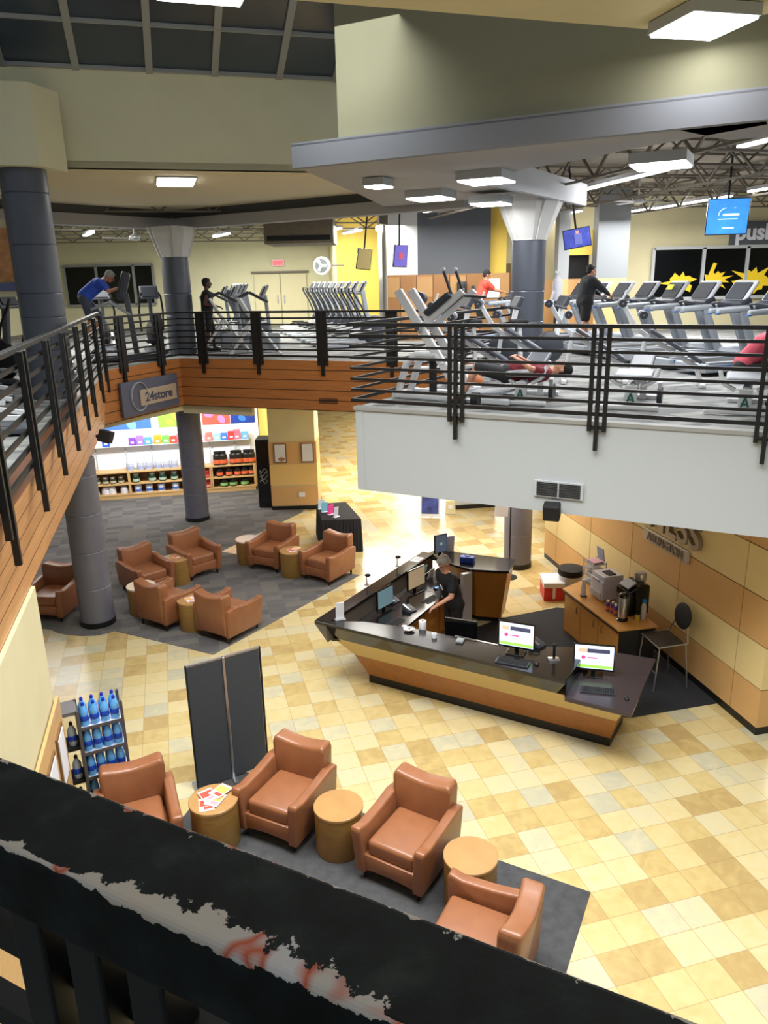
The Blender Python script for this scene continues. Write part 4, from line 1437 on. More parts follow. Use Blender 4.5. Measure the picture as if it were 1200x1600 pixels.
def monitor(label, loc, rz, wd=0.46, ht=0.29, tilt=0.0, kind='kiosk', name='monitor'):
    t = thing(name, label, 'monitor', loc, rz)
    sc0 = 0.07
    cz = sc0 + ht / 2
    MB().box((0, 0, 0.008), (0.24, 0.18, 0.016), bev=0.005).build('stand_base', M_blackg, t)
    MB().box((0, 0.03, 0.09), (0.05, 0.03, 0.16)).build('stand_neck', M_blackg, t)
    MB().box((0, 0, cz), (wd, 0.035, ht), (tilt, 0, 0), 0.006).build('housing', M_blackg, t)
    if kind == 'kiosk':
        s_ = MB().box((0, -0.0185, cz + 0.008), (wd - 0.03, 0.004, ht - 0.045)).build('screen', M_scr, t)
        MB().box((0, -0.0215, cz - ht * 0.33), (wd - 0.035, 0.003, 0.04)).build('green_strip', mat('scr_green', (150, 220, 80), 0.4, emit=0.9), t)
        MB().box((0.05, -0.0215, cz + ht * 0.27), (wd * 0.55, 0.003, 0.055)).build('photo_strip', mat('scr_dark', (70, 70, 96), 0.4, emit=0.5), t)
        MB().box((-0.14, -0.0215, cz + ht * 0.27), (wd * 0.2, 0.003, 0.055)).build('face_photo', mat('scr_peach', (226, 180, 150), 0.4, emit=0.7), t)
        MB().cyl((-0.13, -0.0225, cz), (-0.13, -0.0195, cz), 0.026, 0.026, 16).build('round_mark', mat('scr_pink', (210, 70, 130), 0.4, emit=0.8), t)
        MB().box((-0.02, -0.0215, cz), (0.12, 0.003, 0.016)).build('text_line', MATS['scr_pink'], t)
    elif kind == 'blank':
        MB().box((0, -0.0185, cz), (wd - 0.03, 0.004, ht - 0.035)).build('screen', mat('scr_off', (24, 25, 28), 0.15), t)
    elif kind == 'tan':
        MB().box((0, -0.0185, cz), (wd - 0.03, 0.004, ht - 0.035)).build('screen', mat('scr_tan', (196, 174, 140), 0.3, emit=0.35), t)
    elif kind == 'teal':
        MB().box((0, -0.0185, cz), (wd - 0.03, 0.004, ht - 0.035)).build('screen', mat('scr_teal', (110, 140, 150), 0.3, emit=0.35), t)
    elif kind == 'grey':
        MB().box((0, -0.0185, cz), (wd - 0.03, 0.004, ht - 0.035)).build('screen', mat('scr_grey', (96, 110, 130), 0.3, emit=0.3), t)
        MB().cyl((0, -0.0225, cz), (0, -0.0195, cz), 0.03, 0.03, 16).build('round_mark', mat('scr_mark', (150, 180, 180), 0.4, emit=0.4), t)
    return t


monitor('lit check in screen left on the front counter', (1.66, 8.93, 1.07), R(-24), 0.47, 0.36)
monitor('lit check in screen on the low right end of the counter', (2.60, 8.70, 0.855), R(-14), 0.50, 0.36)
monitor('black monitor back seen from behind at the middle of the counter', (1.03, 9.68, 0.80), R(158), 0.46, 0.34, 0, 'blank')
monitor('teal lit staff monitor nearest the counter tip', (-0.02, 11.02, 0.765), R(52), 0.40, 0.32, 0, 'teal')
monitor('tan lit staff monitor in the middle of the work surface', (0.50, 11.78, 0.765), R(48), 0.44, 0.34, 0, 'tan')
monitor('grey laptop style monitor with round mark at the far desk corner', (0.98, 12.75, 1.01), R(28), 0.26, 0.34, 0, 'grey')


def keyboard(label, loc, rz, wd=0.42):
    t = thing('keyboard', label, 'keyboard', loc, rz)
    MB().box((0, 0, 0.01), (wd, 0.15, 0.02), bev=0.004).build('base', mat('kb_grey', (56, 58, 64), 0.4), t)
    mb = MB()
    for r_ in range(4):
        for c in range(14):
            mb.box((-wd * 0.46 + wd * 0.92 * (c + 0.5) / 14, -0.05 + 0.033 * r_, 0.022), (wd * 0.055, 0.026, 0.007))
    mb.build('keys', M_blackm, t)


keyboard('keyboard before the left lit screen', (1.57, 8.66, 1.07), R(-24))
keyboard('grey keyboard before the low right screen', (2.55, 8.30, 0.855), R(-14))
keyboard('keyboard before the teal staff monitor', (0.12, 10.55, 0.765), R(52), 0.36)
keyboard('keyboard before the tan staff monitor', (0.72, 11.40, 0.765), R(50), 0.34)


def small(name, label, cat, loc, parts, rz=0.0, grp=None):
    t = thing(name, label, cat, loc, rz, grp)
    for nm, mb, m_ in parts:
        mb.build(nm, m_, t, True)
    return t


small('computer_mouse', 'black mouse beside the low right keyboard', 'mouse', (2.84, 8.10, 0.855), [('shell', MB().sph((0, 0, 0.012), 0.03, (0.9, 1.4, 0.6)), M_black), ('wheel', MB().box((0, -0.02, 0.03), (0.006, 0.014, 0.006)), M_steel)])
small('computer_mouse', 'black mouse right of the left counter keyboard', 'mouse', (1.86, 8.60, 1.07), [('shell', MB().sph((0, 0, 0.012), 0.03, (0.9, 1.4, 0.6)), M_black), ('wheel', MB().box((0, -0.02, 0.03), (0.006, 0.014, 0.006)), M_steel)])
for x, y, z, lab in ((1.97, 9.12, 1.07, 'desk phone behind the left lit screen'), (0.36, 10.98, 0.765, 'grey desk phone between the staff monitors'), (0.12, 11.35, 0.765, 'small card machine beside the teal monitor')):
    small('desk_phone', lab, 'phone', (x, y, z), [('body', MB().profile([(-0.09, 0), (0.09, 0), (0.09, 0.08), (-0.09, 0.03)], -0.08, 0.08, 'x', 0.006), M_mdk), ('handset', MB().box((-0.06, 0, 0.075), (0.04, 0.18, 0.03), (0.3, 0, 0), 0.008), M_steel)], R(40))
small('stand_camera', 'small black post scanner on a silver base at the counter step', 'scanner', (2.10, 8.72, 1.07), [('base', MB().box((0, 0, 0.01), (0.14, 0.1, 0.02), bev=0.004), M_steel), ('stem', MB().cyl((0, 0, 0.02), (0, 0, 0.19), 0.018, 0.016, 12), M_blackg), ('head', MB().box((0, 0, 0.2), (0.05, 0.04, 0.04), bev=0.008), M_black)])
small('paper_roll', 'white paper towel roll standing on the counter edge', 'paper roll', (0.50, 9.74, 1.03), [('roll', MB().lathe([(0.05, 0), (0.052, 0.005), (0.052, 0.14), (0.05, 0.145)]), M_paper), ('core', MB().cyl((0, 0, 0.13), (0, 0, 0.147), 0.015, 0.015, 12), M_blackm)])
small('glass_dish', 'shallow clear dish on the counter left of the paper roll', 'dish', (0.31, 9.66, 1.07), [('bowl', MB().lathe([(0.03, 0), (0.075, 0.03), (0.078, 0.034), (0.06, 0.03)]), M_steel), ('candy', MB().sph((0, 0, 0.02), 0.04, (1, 1, 0.3)), M_mdk)])
small('tape_roll', 'small white roll lying right of the paper roll', 'tape', (0.64, 9.43, 1.07), [('roll', MB().lathe([(0.035, 0), (0.035, 0.06)]), M_paper), ('core', MB().cyl((0, 0, 0.05), (0, 0, 0.062), 0.016, 0.016, 12), M_blackm)])
small('card_reader', 'silver card reader on the counter before the black monitor', 'card reader', (0.98, 9.30, 1.07), [('body', MB().box((0, 0, 0.015), (0.10, 0.15, 0.03), bev=0.006), mat('reader_silver', (150, 156, 160), 0.35, metal=0.3)), ('slot', MB().box((0, 0.05, 0.032), (0.08, 0.02, 0.004)), M_black)], R(-20))
small('sign_holder', 'clear upright sign holder on the tip of the counter', 'sign holder', (-0.66, 10.06, 1.07), [('sheet', MB().box((0, 0, 0.14), (0.12, 0.012, 0.26), (0.08, 0, 0)), M_paper), ('foot', MB().box((0, 0, 0.006), (0.15, 0.09, 0.012)), M_steel)], R(20))
for x, y, lab in ((-0.30, 11.35, 'small black camera on the ledge behind the teal monitor'), (0.20, 12.15, 'small black camera on the ledge behind the tan monitor')):
    small('web_camera', lab, 'camera', (x, y, 1.07), [('foot', MB().lathe([(0.04, 0), (0.04, 0.012)]), M_steel), ('stem', MB().cyl((0, 0, 0.01), (0, 0, 0.15), 0.008, 0.008, 8), M_black), ('head', MB().sph((0.02, 0, 0.165), 0.035, (1.4, 0.9, 0.8)), M_black)])
small('tissue_box', 'blue tissue box on the far return counter', 'tissue box', (1.42, 12.45, 1.01), [('box', MB().box((0, 0, 0.05), (0.24, 0.13, 0.10), bev=0.005), mat('tissue_blue', (40, 70, 170), 0.5)), ('tissue', MB().sph((0, 0, 0.105), 0.04, (1.2, 0.6, 0.5)), mat('tissue_lid', (150, 180, 230), 0.6))], R(-20))
small('sign_holder', 'pale upright brochure sheet on the far return counter', 'sign holder', (1.15, 12.98, 1.01), [('sheet', MB().box((0, 0, 0.15), (0.2, 0.012, 0.30), (0.1, 0, 0)), mat('lilac_sheet', (206, 204, 226), 0.5)), ('foot', MB().box((0, 0, 0.006), (0.2, 0.08, 0.012)), M_steel)], R(20))
small('paper_sheet', 'white sheet on the ledge left of the grey monitor', 'paper', (0.55, 12.45, 1.072), [('sheet', MB().box((0, 0, 0.002), (0.16, 0.24, 0.004)), M_paper), ('print', MB().box((0, 0.02, 0.0045), (0.1, 0.14, 0.001)), M_offw)], R(-30))
small('sticky_note', 'green sticky note on the staff work surface', 'note', (0.36, 10.72, 0.765), [('note', MB().box((0, 0, 0.003), (0.08, 0.08, 0.006)), mat('note_green', (170, 220, 80), 0.6)), ('pad', MB().box((0, 0, 0.0015), (0.085, 0.085, 0.003)), M_paper)], R(20))
small('cable_tablet', 'small blue lit payment pad with white cable on the desk', 'payment pad', (0.86, 11.82, 0.765), [('pad', MB().box((0, 0, 0.02), (0.12, 0.09, 0.04), bev=0.006), M_black), ('display', MB().box((0, 0, 0.042), (0.09, 0.06, 0.004)), mat('pad_blue', (80, 150, 240), 0.4, emit=0.7)), ('cable', MB().tube([(0.05, 0.05, 0.01), (0.14, 0.08, 0.01), (0.18, 0.0, 0.01), (0.12, -0.08, 0.01), (-0.1, -0.1, 0.01), (-0.2, 0.02, 0.01)], 0.006, 6), M_paper)], R(20))
small('paper_stack', 'papers pinned below the ledge beside the tan monitor', 'papers', (0.78, 12.30, 0.765), [('sheet', MB().box((0, 0, 0.1), (0.14, 0.01, 0.2), (0.3, 0, 0)), M_paper), ('teal_card', MB().box((-0.1, 0.06, 0.2), (0.12, 0.01, 0.12), (0.2, 0, 0)), mat('teal_card', (130, 200, 210), 0.6))], R(50))
small('tape_roll', 'white striped roll hanging at the inner desk end', 'roll', (0.26, 10.28, 0.80), [('roll', MB().lathe([(0.04, 0), (0.04, 0.05)]), M_paper), ('core', MB().lathe([(0.041, 0.02), (0.041, 0.03)]), M_black)])

# ------------------------------------------------------------------ cabinet behind the desk with equipment
cb = thing('low_cabinet', 'low maple cabinet with black end panel against the panelled wall', 'cabinet', (0, 0, 0))
cabp = [V2((2.92, 11.76)), V2((3.36, 10.16)), V2((3.98, 10.26)), V2((3.62, 12.35))]
MB().prism(cabp, 0.735, 0.76).build('worktop', M_cab, cb)
ins = [V2((2.97, 11.74)), V2((3.39, 10.2)), V2((3.95, 10.3)), V2((3.6, 12.3))]
MB().prism(ins, 0.02, 0.735).build('body', M_cabin, cb)
fu = (ins[1] - ins[0]).normalized()
fn_ = V2((fu.y, -fu.x))
if fn_.x > 0:
    fn_ = -fn_
MB().prism([ins[1] - V2((0.0, 0.02)), ins[2] - V2((0, 0.02)), ins[2] + V2((0, 0.0)), ins[1]], 0.02, 0.735).build('end_panel', M_black, cb)
MB().bar((cabp[0].x, cabp[0].y, 0.728), (cabp[1].x, cabp[1].y, 0.728), 0.02, 0.022).build('edge_band', M_black, cb)
fl_ = (ins[1] - ins[0]).length
for k in range(3):
    a = ins[0] + fu * (0.02 + k * (fl_ - 0.02) / 3)
    b = ins[0] + fu * ((k + 1) * (fl_ - 0.02) / 3)
    dr = MB().prism([a, b, b + fn_ * 0.018, a + fn_ * 0.018], 0.06, 0.70).build('door', M_cab, cb)
    hp = (a + b) / 2 + fu * (0.15 if k != 2 else -0.15) + fn_ * 0.035
    MB().tube([(hp.x - fn_.x * 0.02, hp.y - fn_.y * 0.02, 0.62), (hp.x, hp.y, 0.60), (hp.x, hp.y, 0.52), (hp.x - fn_.x * 0.02, hp.y - fn_.y * 0.02, 0.50)], 0.007, 6).build('handle', M_panelgap, dr)
crz = math.atan2(fu.y, fu.x)   # along the front
t = thing('printer', 'white office printer on the cabinet', 'printer', (3.52, 11.38, 0.76), crz + R(0))
M_prt = mat('printer_white', (206, 206, 222), 0.4)
MB().box((0, 0, 0.17), (0.36, 0.36, 0.32), bev=0.02).build('body', M_prt, t)
MB().box((0.0, 0.02, 0.37), (0.36, 0.34, 0.09), bev=0.012).build('scanner_lid', M_prt, t)
MB().box((0.03, 0.02, 0.418), (0.2, 0.14, 0.02), bev=0.004).build('paper_tray', M_blackm, t)
MB().box((0.0, -0.185, 0.33), (0.2, 0.02, 0.06), (0.4, 0, 0)).build('control_panel', M_mgrey, t)
MB().box((0.0, -0.19, 0.1), (0.3, 0.02, 0.1), bev=0.004).build('drawer', M_offw, t)
t = thing('coffee_machine', 'black coffee machine with silver hopper on the cabinet', 'coffee machine', (3.78, 10.82, 0.76), crz)
MB().profile([(-0.20, 0), (0.16, 0), (0.16, 0.46), (0.02, 0.50), (-0.20, 0.38)], -0.17, 0.17, 'x', 0.015).build('body', M_blackg, t)
MB().box((0, -0.12, 0.47), (0.24, 0.16, 0.02), (0.5, 0, 0)).build('control_panel', M_mgrey, t)
MB().lathe([(0.075, 0.48), (0.09, 0.52), (0.09, 0.62), (0.07, 0.625)], (0.02, 0.08, 0), 20).build('hopper', M_steel, t, True)
t = thing('vacuum_flask', 'tall silver and black drink dispenser at the cabinet front corner', 'flask', (3.52, 10.50, 0.76))
MB().lathe([(0.085, 0), (0.085, 0.02), (0.06, 0.03), (0.06, 0.05)]).build('base', M_blackg, t, True)
MB().lathe([(0.058, 0.05), (0.06, 0.06), (0.06, 0.36), (0.055, 0.37)]).build('body', M_steel, t, True)
MB().lathe([(0.062, 0.37), (0.062, 0.42), (0.03, 0.44)]).build('lid', M_blackg, t, True)
MB().box((0.05, 0.02, 0.21), (0.05, 0.08, 0.36), bev=0.01).build('handle', M_blackg, t)
for k, (x, y, lab) in enumerate(((3.40, 10.84, 'left purple spray can by the flask'), (3.46, 10.78, 'middle purple spray can by the flask'), (3.47, 10.68, 'right purple spray can by the flask'))):
    small('spray_can', lab, 'can', (x, y, 0.76), [('can', MB().lathe([(0.03, 0), (0.031, 0.005), (0.031, 0.13), (0.02, 0.15)], n=14), mat('can_purple', (96, 60, 160), 0.3)), ('label_band', MB().lathe([(0.0315, 0.03), (0.032, 0.035), (0.032, 0.08), (0.0315, 0.085)], n=14), mat('can_orange', (226, 120, 60), 0.4)), ('lid', MB().lathe([(0.022, 0.15), (0.022, 0.18)], n=12), M_paper)], 0, 'purple spray cans')
small('tall_bottle', 'clear bottle with blue cap at the cabinet end', 'bottle', (3.84, 10.52, 0.76), [('bottle_body', MB().lathe([(0.04, 0), (0.042, 0.01), (0.042, 0.2), (0.02, 0.27)]), mat('bottle_pale', (196, 190, 180), 0.15)), ('cap', MB().lathe([(0.03, 0.27), (0.03, 0.32)]), mat('cap_sky', (30, 120, 200), 0.4))])
small('yellow_jar', 'small yellow jar beside the blue capped bottle', 'jar', (3.74, 10.48, 0.76), [('body', MB().lathe([(0.035, 0), (0.036, 0.1)]), mat('jar_yellow', (196, 170, 50), 0.4)), ('lid', MB().lathe([(0.036, 0.1), (0.036, 0.12)]), M_blackm)])
small('spray_bottle', 'white spray bottle left of the printer', 'bottle', (3.18, 11.45, 0.76), [('bottle_body', MB().lathe([(0.04, 0), (0.042, 0.01), (0.042, 0.18), (0.025, 0.22)]), M_paper), ('nozzle', MB().lathe([(0.03, 0.22), (0.03, 0.28)]), M_paper), ('base', MB().box((0, -0.02, 0.005), (0.1, 0.08, 0.01)), M_blackm)])
t = thing('paper_tray', 'grey tiered letter tray with leaflets behind the printer', 'letter tray', (3.50, 12.0, 0.76), crz)
for k in range(4):
    MB().box((0, 0, 0.03 + 0.11 * k), (0.32, 0.26, 0.012)).build('tray', M_mgrey, t)
for sx_ in (-0.155, 0.155):
    for sy_ in (-0.12, 0.12):
        MB().box((sx_, sy_, 0.20), (0.012, 0.012, 0.40)).build('post', M_steel, t)
MB().box((0.02, 0.0, 0.17), (0.24, 0.2, 0.04)).build('papers', M_paper, t)
MB().box((0.0, 0.0, 0.385), (0.22, 0.18, 0.012)).build('leaflet', mat('leaf_pink', (220, 170, 190), 0.5), t)
MB().box((0.0, 0.10, 0.50), (0.2, 0.015, 0.22), (0.15, 0, 0)).build('upright_card', mat('card_blue', (150, 160, 190), 0.5), t)
t = thing('cardboard_box', 'red and white lidded box on the floor behind the cabinet', 'box', (3.09, 13.25, 0), R(-3))
MB().box((0, 0, 0.13), (0.36, 0.5, 0.26)).build('carton', mat('box_red', (206, 50, 40), 0.5), t)
MB().box((0, 0, 0.30), (0.38, 0.52, 0.09)).build('lid', M_paper, t)
MB().box((-0.0, -0.252, 0.16), (0.05, 0.006, 0.24)).build('stripe', M_paper, t)
t = thing('waste_bin', 'white bin with black liner behind the low cabinet', 'bin', (3.42, 13.2, 0))
MB().lathe([(0.17, 0), (0.2, 0.02), (0.22, 0.5)], n=24).build('body', M_offw, t, True)
MB().lathe([(0.225, 0.44), (0.24, 0.47), (0.24, 0.56), (0.15, 0.58)], n=24).build('liner', M_blackm, t, True)

# tall chair
t = thing('bar_chair', 'tall chair with black round back and silver frame by the wall', 'chair', (3.98, 10.0, 0), R(-80))
zs_ = 0.68
MB().profile([(-0.22, 0), (0.22, 0), (0.24, 0.03), (-0.24, 0.03)], -0.22, 0.2, 'y', 0.01, loc=(0, 0, zs_ - 0.01)).build('seat', mat('seat_dark', (56, 48, 42), 0.6), t, True)
MB().sph((0, 0.26, zs_ + 0.34), 0.2, (1.05, 0.14, 0.95), 20, (-0.15, 0, 0)).build('backrest', mat('back_black', (34, 36, 42), 0.7), t, True)
fr = MB()
for s_ in (-1, 1):
    fr.tube([(s_ * 0.24, -0.2, zs_ + 0.0), (s_ * 0.24, 0.22, zs_ + 0.02), (s_ * 0.16, 0.25, zs_ + 0.22)], 0.012, 8)
fr.tube([(-0.24, -0.22, zs_), (0.24, -0.22, zs_)], 0.012, 8)
fr.build('frame', M_steel, t)
MB().tube([(-0.245, -0.23, 0.28), (0.245, -0.23, 0.28)], 0.01, 8).build('foot_bar', M_steel, t)
for s_ in (-1, 1):
    MB().tube([(s_ * 0.23, -0.2, zs_), (s_ * 0.25, -0.25, 0.012)], 0.012, 8).build('leg', M_steel, t)
    MB().tube([(s_ * 0.23, 0.2, zs_), (s_ * 0.25, 0.27, 0.012)], 0.012, 8).build('leg', M_steel, t)

# ------------------------------------------------------------------ black draped table with leaflets, kiosk card, banner stand
t = thing('draped_table', 'table under a floor length black cloth near the pillar', 'table', (0, 0, 0))
tpz = [V2((-1.57, 17.16)), V2((-0.89, 17.3)), V2((-0.50, 15.92)), V2((-1.35, 15.9))]
lo_ = [p + (p - V2((-1.08, 16.55))) * 0.05 for p in tpz]
MB().hull8([(p.x, p.y, 0.01) for p in lo_], [(p.x, p.y, 0.75) for p in tpz]).build('tablecloth', mat('cloth_black', (28, 29, 34), 0.8, var=0.2, vscale=6), t)
fo = MB()
for k in range(12):
    a = lo_[3] + (lo_[2] - lo_[3]) * (k + 0.5) / 12
    fo.cyl((a.x, a.y - 0.0, 0.02), (a.x, a.y + 0.02, 0.7), 0.025, 0.006, 6)
    a = lo_[0] + (lo_[3] - lo_[0]) * (k + 0.5) / 12
    fo.cyl((a.x, a.y - 0.0, 0.02), (a.x + 0.02, a.y, 0.7), 0.025, 0.006, 6)
fo.build('cloth_fold', MATS['cloth_black'], t)
for k, (x, y, c, lab) in enumerate(((-1.42, 16.75, (210, 226, 236), 'pale leaflet stand at the back of the black table'), (-1.33, 16.5, (120, 190, 210), 'teal leaflet stand on the black table'), (-1.18, 16.3, (226, 70, 150), 'pink leaflet stand on the black table'), (-1.05, 16.1, (190, 190, 206), 'grey leaflet stand at the front of the black table'))):
    small('leaflet_stand', lab, 'leaflets', (x, y, 0.75), [('sheet', MB().box((0, 0, 0.12), (0.14, 0.012, 0.22), (0.12, 0, 0)), mat('leaflet_%d' % k, c, 0.5)), ('foot', MB().box((0, 0, 0.006), (0.15, 0.08, 0.012)), M_paper)], R(15 + 12 * k), 'leaflets on the draped table')
t = thing('easel_sign', 'small blue picture sign on a white stand on the tile floor', 'sign', (1.16, 18.4, 0), R(-8))
MB().box((0, 0, 0.30), (0.5, 0.03, 0.58), (-0.3, 0, 0)).build('board', M_paper, t)
MB().box((0, -0.02, 0.32), (0.42, 0.01, 0.46), (-0.3, 0, 0)).build('picture', mat('pic_navy', (50, 66, 140), 0.5, var=0.6, vscale=6), t)
MB().bar((0, 0.25, 0.0), (0, 0.05, 0.5), 0.03, 0.02).build('back_leg', M_steel, t)
t = thing('paper_bag', 'cream box on the floor right of the picture sign', 'box', (1.68, 18.62, 0))
MB().profile([(-0.13, 0), (0.13, 0), (0.11, 0.35), (-0.11, 0.35)], -0.08, 0.08, 'y', 0.01).build('body', M_cream, t)
MB().box((0, -0.09, 0.2), (0.12, 0.01, 0.1)).build('label_patch', M_paper, t)
t = thing('banner_stand', 'white hanging banner on a thin black pole by the column', 'banner', (2.45, 14.2, 0))
MB().cyl((0, 0, 0.02), (0, 0, 2.3), 0.014, 0.014, 8).build('pole', M_blackm, t)
MB().lathe([(0.16, 0), (0.16, 0.015), (0.03, 0.03)]).build('base', M_blackm, t, True)
MB().box((-0.16, -0.02, 1.75), (0.26, 0.012, 0.95), (0, 0.06, 0)).build('banner', M_paper, t)
MB().box((0.10, -0.02, 1.85), (0.16, 0.012, 0.75), (0, -0.06, 0)).build('side_banner', mat('banner_grey', (170, 172, 186), 0.6), t)

# ------------------------------------------------------------------ lamps
def box_lamp(label, c, ax, w1, w2, h, power, grp=None):
    """c centre of the diffuser, ax rotation"""
    t = thing('ceiling_light', label, 'ceiling light', c, ax, grp)
    MB().box((0, 0, h / 2 + 0.01), (w1 + 0.04, w2 + 0.04, h)).build('housing', M_white, t)
    MB().box((0, 0, 0.0), (w1, w2, 0.025)).build('diffuser', M_lamp, t)
    l = bpy.data.lights.new('lamp_glow', 'AREA')
    l.energy = power
    l.size = w1
    l.shape = 'RECTANGLE'
    l.size_y = w2
    l.color = (0.97, 0.98, 1)
    lo = bpy.data.objects.new('lamp_glow', l)
    C.objects.link(lo)
    lo.parent = t
    lo.location = (0, 0, -0.03)
    return t


G_L = 'square box lamps below the grey soffit'
box_lamp('large square box lamp at the top right corner', (2.98, 7.9, 7.83), R(14), 0.64, 0.66, 0.10, 14, 'box lamps on the walkway ceiling')
box_lamp('bright lamp cut off by the top edge left of centre', (-1.31, 6.78, 7.83), R(17), 0.64, 0.4, 0.10, 15)
box_lamp('middle box lamp below the grey soffit', (1.53, 11.55, 6.98), R(-28), 0.62, 0.62, 0.12, 30, G_L)
box_lamp('box lamp left of the middle one below the grey soffit', (0.90, 13.8, 6.98), R(-28), 0.62, 0.62, 0.12, 30, G_L)
box_lamp('smaller looking box lamp nearest the broad white capital', (1.95, 14.1, 6.90), R(-28), 0.55, 0.55, 0.12, 20, G_L)
box_lamp('box lamp at the right under the long beam', (3.45, 10.1, 6.95), R(-28), 0.62, 0.62, 0.12, 30, G_L)
box_lamp('leftmost small box lamp under the grey soffit', (0.03, 11.9, 6.98), R(-28), 0.28, 0.34, 0.1, 8, G_L)
box_lamp('white rectangular lamp in the cream soffit', (-3.4, 14.1, 7.36), R(16), 0.60, 1.0, 0.04, 30)


def strip(label, a, b, grp='fluorescent strips over the gym'):
    a, b = Vector(a), Vector(b)
    c = (a + b) / 2
    t = thing('strip_light', label, 'strip light', c, math.atan2(b.y - a.y, b.x - a.x), grp)
    L_ = (b - a).length
    MB().box((0, 0, 0.05), (L_, 0.14, 0.07)).build('housing', M_offw, t)
    MB().box((0, 0, 0.0), (L_ - 0.02, 0.12, 0.03)).build('tube', M_tube, t)
    l = bpy.data.lights.new('strip_glow', 'POINT')
    l.energy = 28
    l.shadow_soft_size = 0.25
    lo = bpy.data.objects.new('strip_glow', l)
    C.objects.link(lo)
    lo.parent = t
    lo.location = (0, 0.0, -0.3)


strip('longest fluorescent strip just right of the soffit corner', (4.08, 16.5, 7.33), (4.75, 13.6, 7.33))
strip('fluorescent strip over the grey pillar right of the news screen', (6.5, 23.4, 7.33), (7.1, 21.3, 7.33))
strip('fluorescent strip over the treadmills left of the blue screen', (7.25, 21.4, 7.33), (7.9, 18.4, 7.33))
strip('bright fluorescent strip at the right picture edge, upper one', (4.95, 11.4, 7.33), (5.6, 8.9, 7.33))
strip('fluorescent strip at the right picture edge, lower one', (7.9, 17.5, 7.33), (8.5, 15.0, 7.33))
strip('short fluorescent strip left of the hanging news screen', (5.0, 23.2, 7.33), (5.35, 21.6, 7.33))
strip('short fluorescent strip over the elliptical row, left', (-1.75, 24.6, 7.12), (-1.05, 23.0, 7.12))
strip('short fluorescent strip over the elliptical row, right', (-1.05, 25.6, 7.12), (-0.5, 24.0, 7.12))
strip('fluorescent strip left of the air duct', (-4.9, 24.5, 7.05), (-4.2, 23.0, 7.05))
strip('fluorescent strip above the far left windows', (-8.1, 22.6, 7.05), (-7.4, 21.2, 7.05))
strip('fluorescent strip between soffit and slate wall', (1.2, 20.5, 7.3), (1.8, 17.8, 7.3))

# ceiling fans


def fan(label, loc):
    t = thing('ceiling_fan', label, 'fan', loc, 0, 'white ceiling fans')
    MB().cyl((0, 0, 0.1), (0, 0, 0.55), 0.02, 0.02, 8).build('rod', M_wgrey, t)
    MB().lathe([(0.06, 0), (0.12, 0.03), (0.12, 0.1), (0.05, 0.14)]).build('motor', M_wgrey, t, True)
    for k in range(4):
        a = k * PI / 2 + 0.4
        MB().box((0.42 * math.cos(a), 0.42 * math.sin(a), 0.06), (0.6, 0.13, 0.012), (0.1, 0, a)).build('blade', M_wgrey, t)


fan('white ceiling fan between two fluorescent strips on the right', (6.03, 19, 7.25))
fan('white ceiling fan over the far left windows', (-5.75, 19.3, 6.72))
# wall fan
t = thing('wall_fan', 'round white wall fan in front of the far doors', 'fan', (-1.75, 25.0, 6.17), R(-15))
MB().cyl((0, -0.05, 0), (0, 0.05, 0), 0.27, 0.27, 28).build('cage', M_wgrey, t, True)
MB().cyl((0, -0.07, 0), (0, -0.05, 0), 0.2, 0.2, 24).build('grille', mat('fan_grille', (110, 116, 116), 0.5), t)
for k in range(3):
    a = k * 2.1
    MB().box((0.08 * math.cos(a), -0.08, 0.08 * math.sin(a)), (0.2, 0.01, 0.09), (0, -a, 0)).build('blade', M_offw, t)
MB().bar((0, 0.05, 0), (0.55, 0.5, 0), 0.05, 0.05).build('wall_arm', M_truss, t)
t = thing('exit_sign', 'small red lit exit sign above the far doors', 'exit sign', (-3.83, 30.9, 6.42))
MB().box((0, 0, 0), (0.44, 0.05, 0.24)).build('housing', M_paper, t)
text('lettering', 'EXIT', 0.2, M_red, t, (0, -0.03, -0.07), 0, 0.008, bold=0.012)
MB().box((0, -0.024, 0), (0.36, 0.012, 0.19)).build('face', mat('exit_face', (240, 120, 120), 0.5, emit=0.6), t)
# air duct
t = thing('air_duct', 'brown boxy ceiling duct with dark slot above the far doors', 'duct', (-2.0, 21.5, 6.95))
MB().box((0, 0, 0.0), (1.75, 1.8, 0.62)).build('casing', mat('duct_brown', (116, 104, 84), 0.7, var=0.1), t)
MB().box((0, -0.91, -0.18), (1.6, 0.03, 0.12)).build('slot', M_blackm, t)
for k in range(4):
    MB().box((-1.05, -0.8, -0.05 * k * 3 + 0.3), (0.22, 0.1, 0.05), (0, 0.3, 0)).build('hanger', M_cream, t)
# tall steel pipe column by the slate wall
t = thing('steel_post', 'slim pale steel post in front of the yellow wall', 'post', (0.14, 18.2, F2))
MB().cyl((0, 0, 0), (0, 0, 2.95), 0.055, 0.055, 16).build('shaft', mat('post_steel', (170, 164, 150), 0.4, metal=0.4), t, True)
MB().box((0, 0, 2.9), (0.2, 0.2, 0.2), bev=0.02).build('head', M_truss, t)
MB().sph((-0.12, -0.05, 2.72), 0.07).build('globe', M_lamp, t)
MB().cyl((0, 0, 0), (0, 0, 0.02), 0.12, 0.12, 16).build('base_plate', M_steel, t)


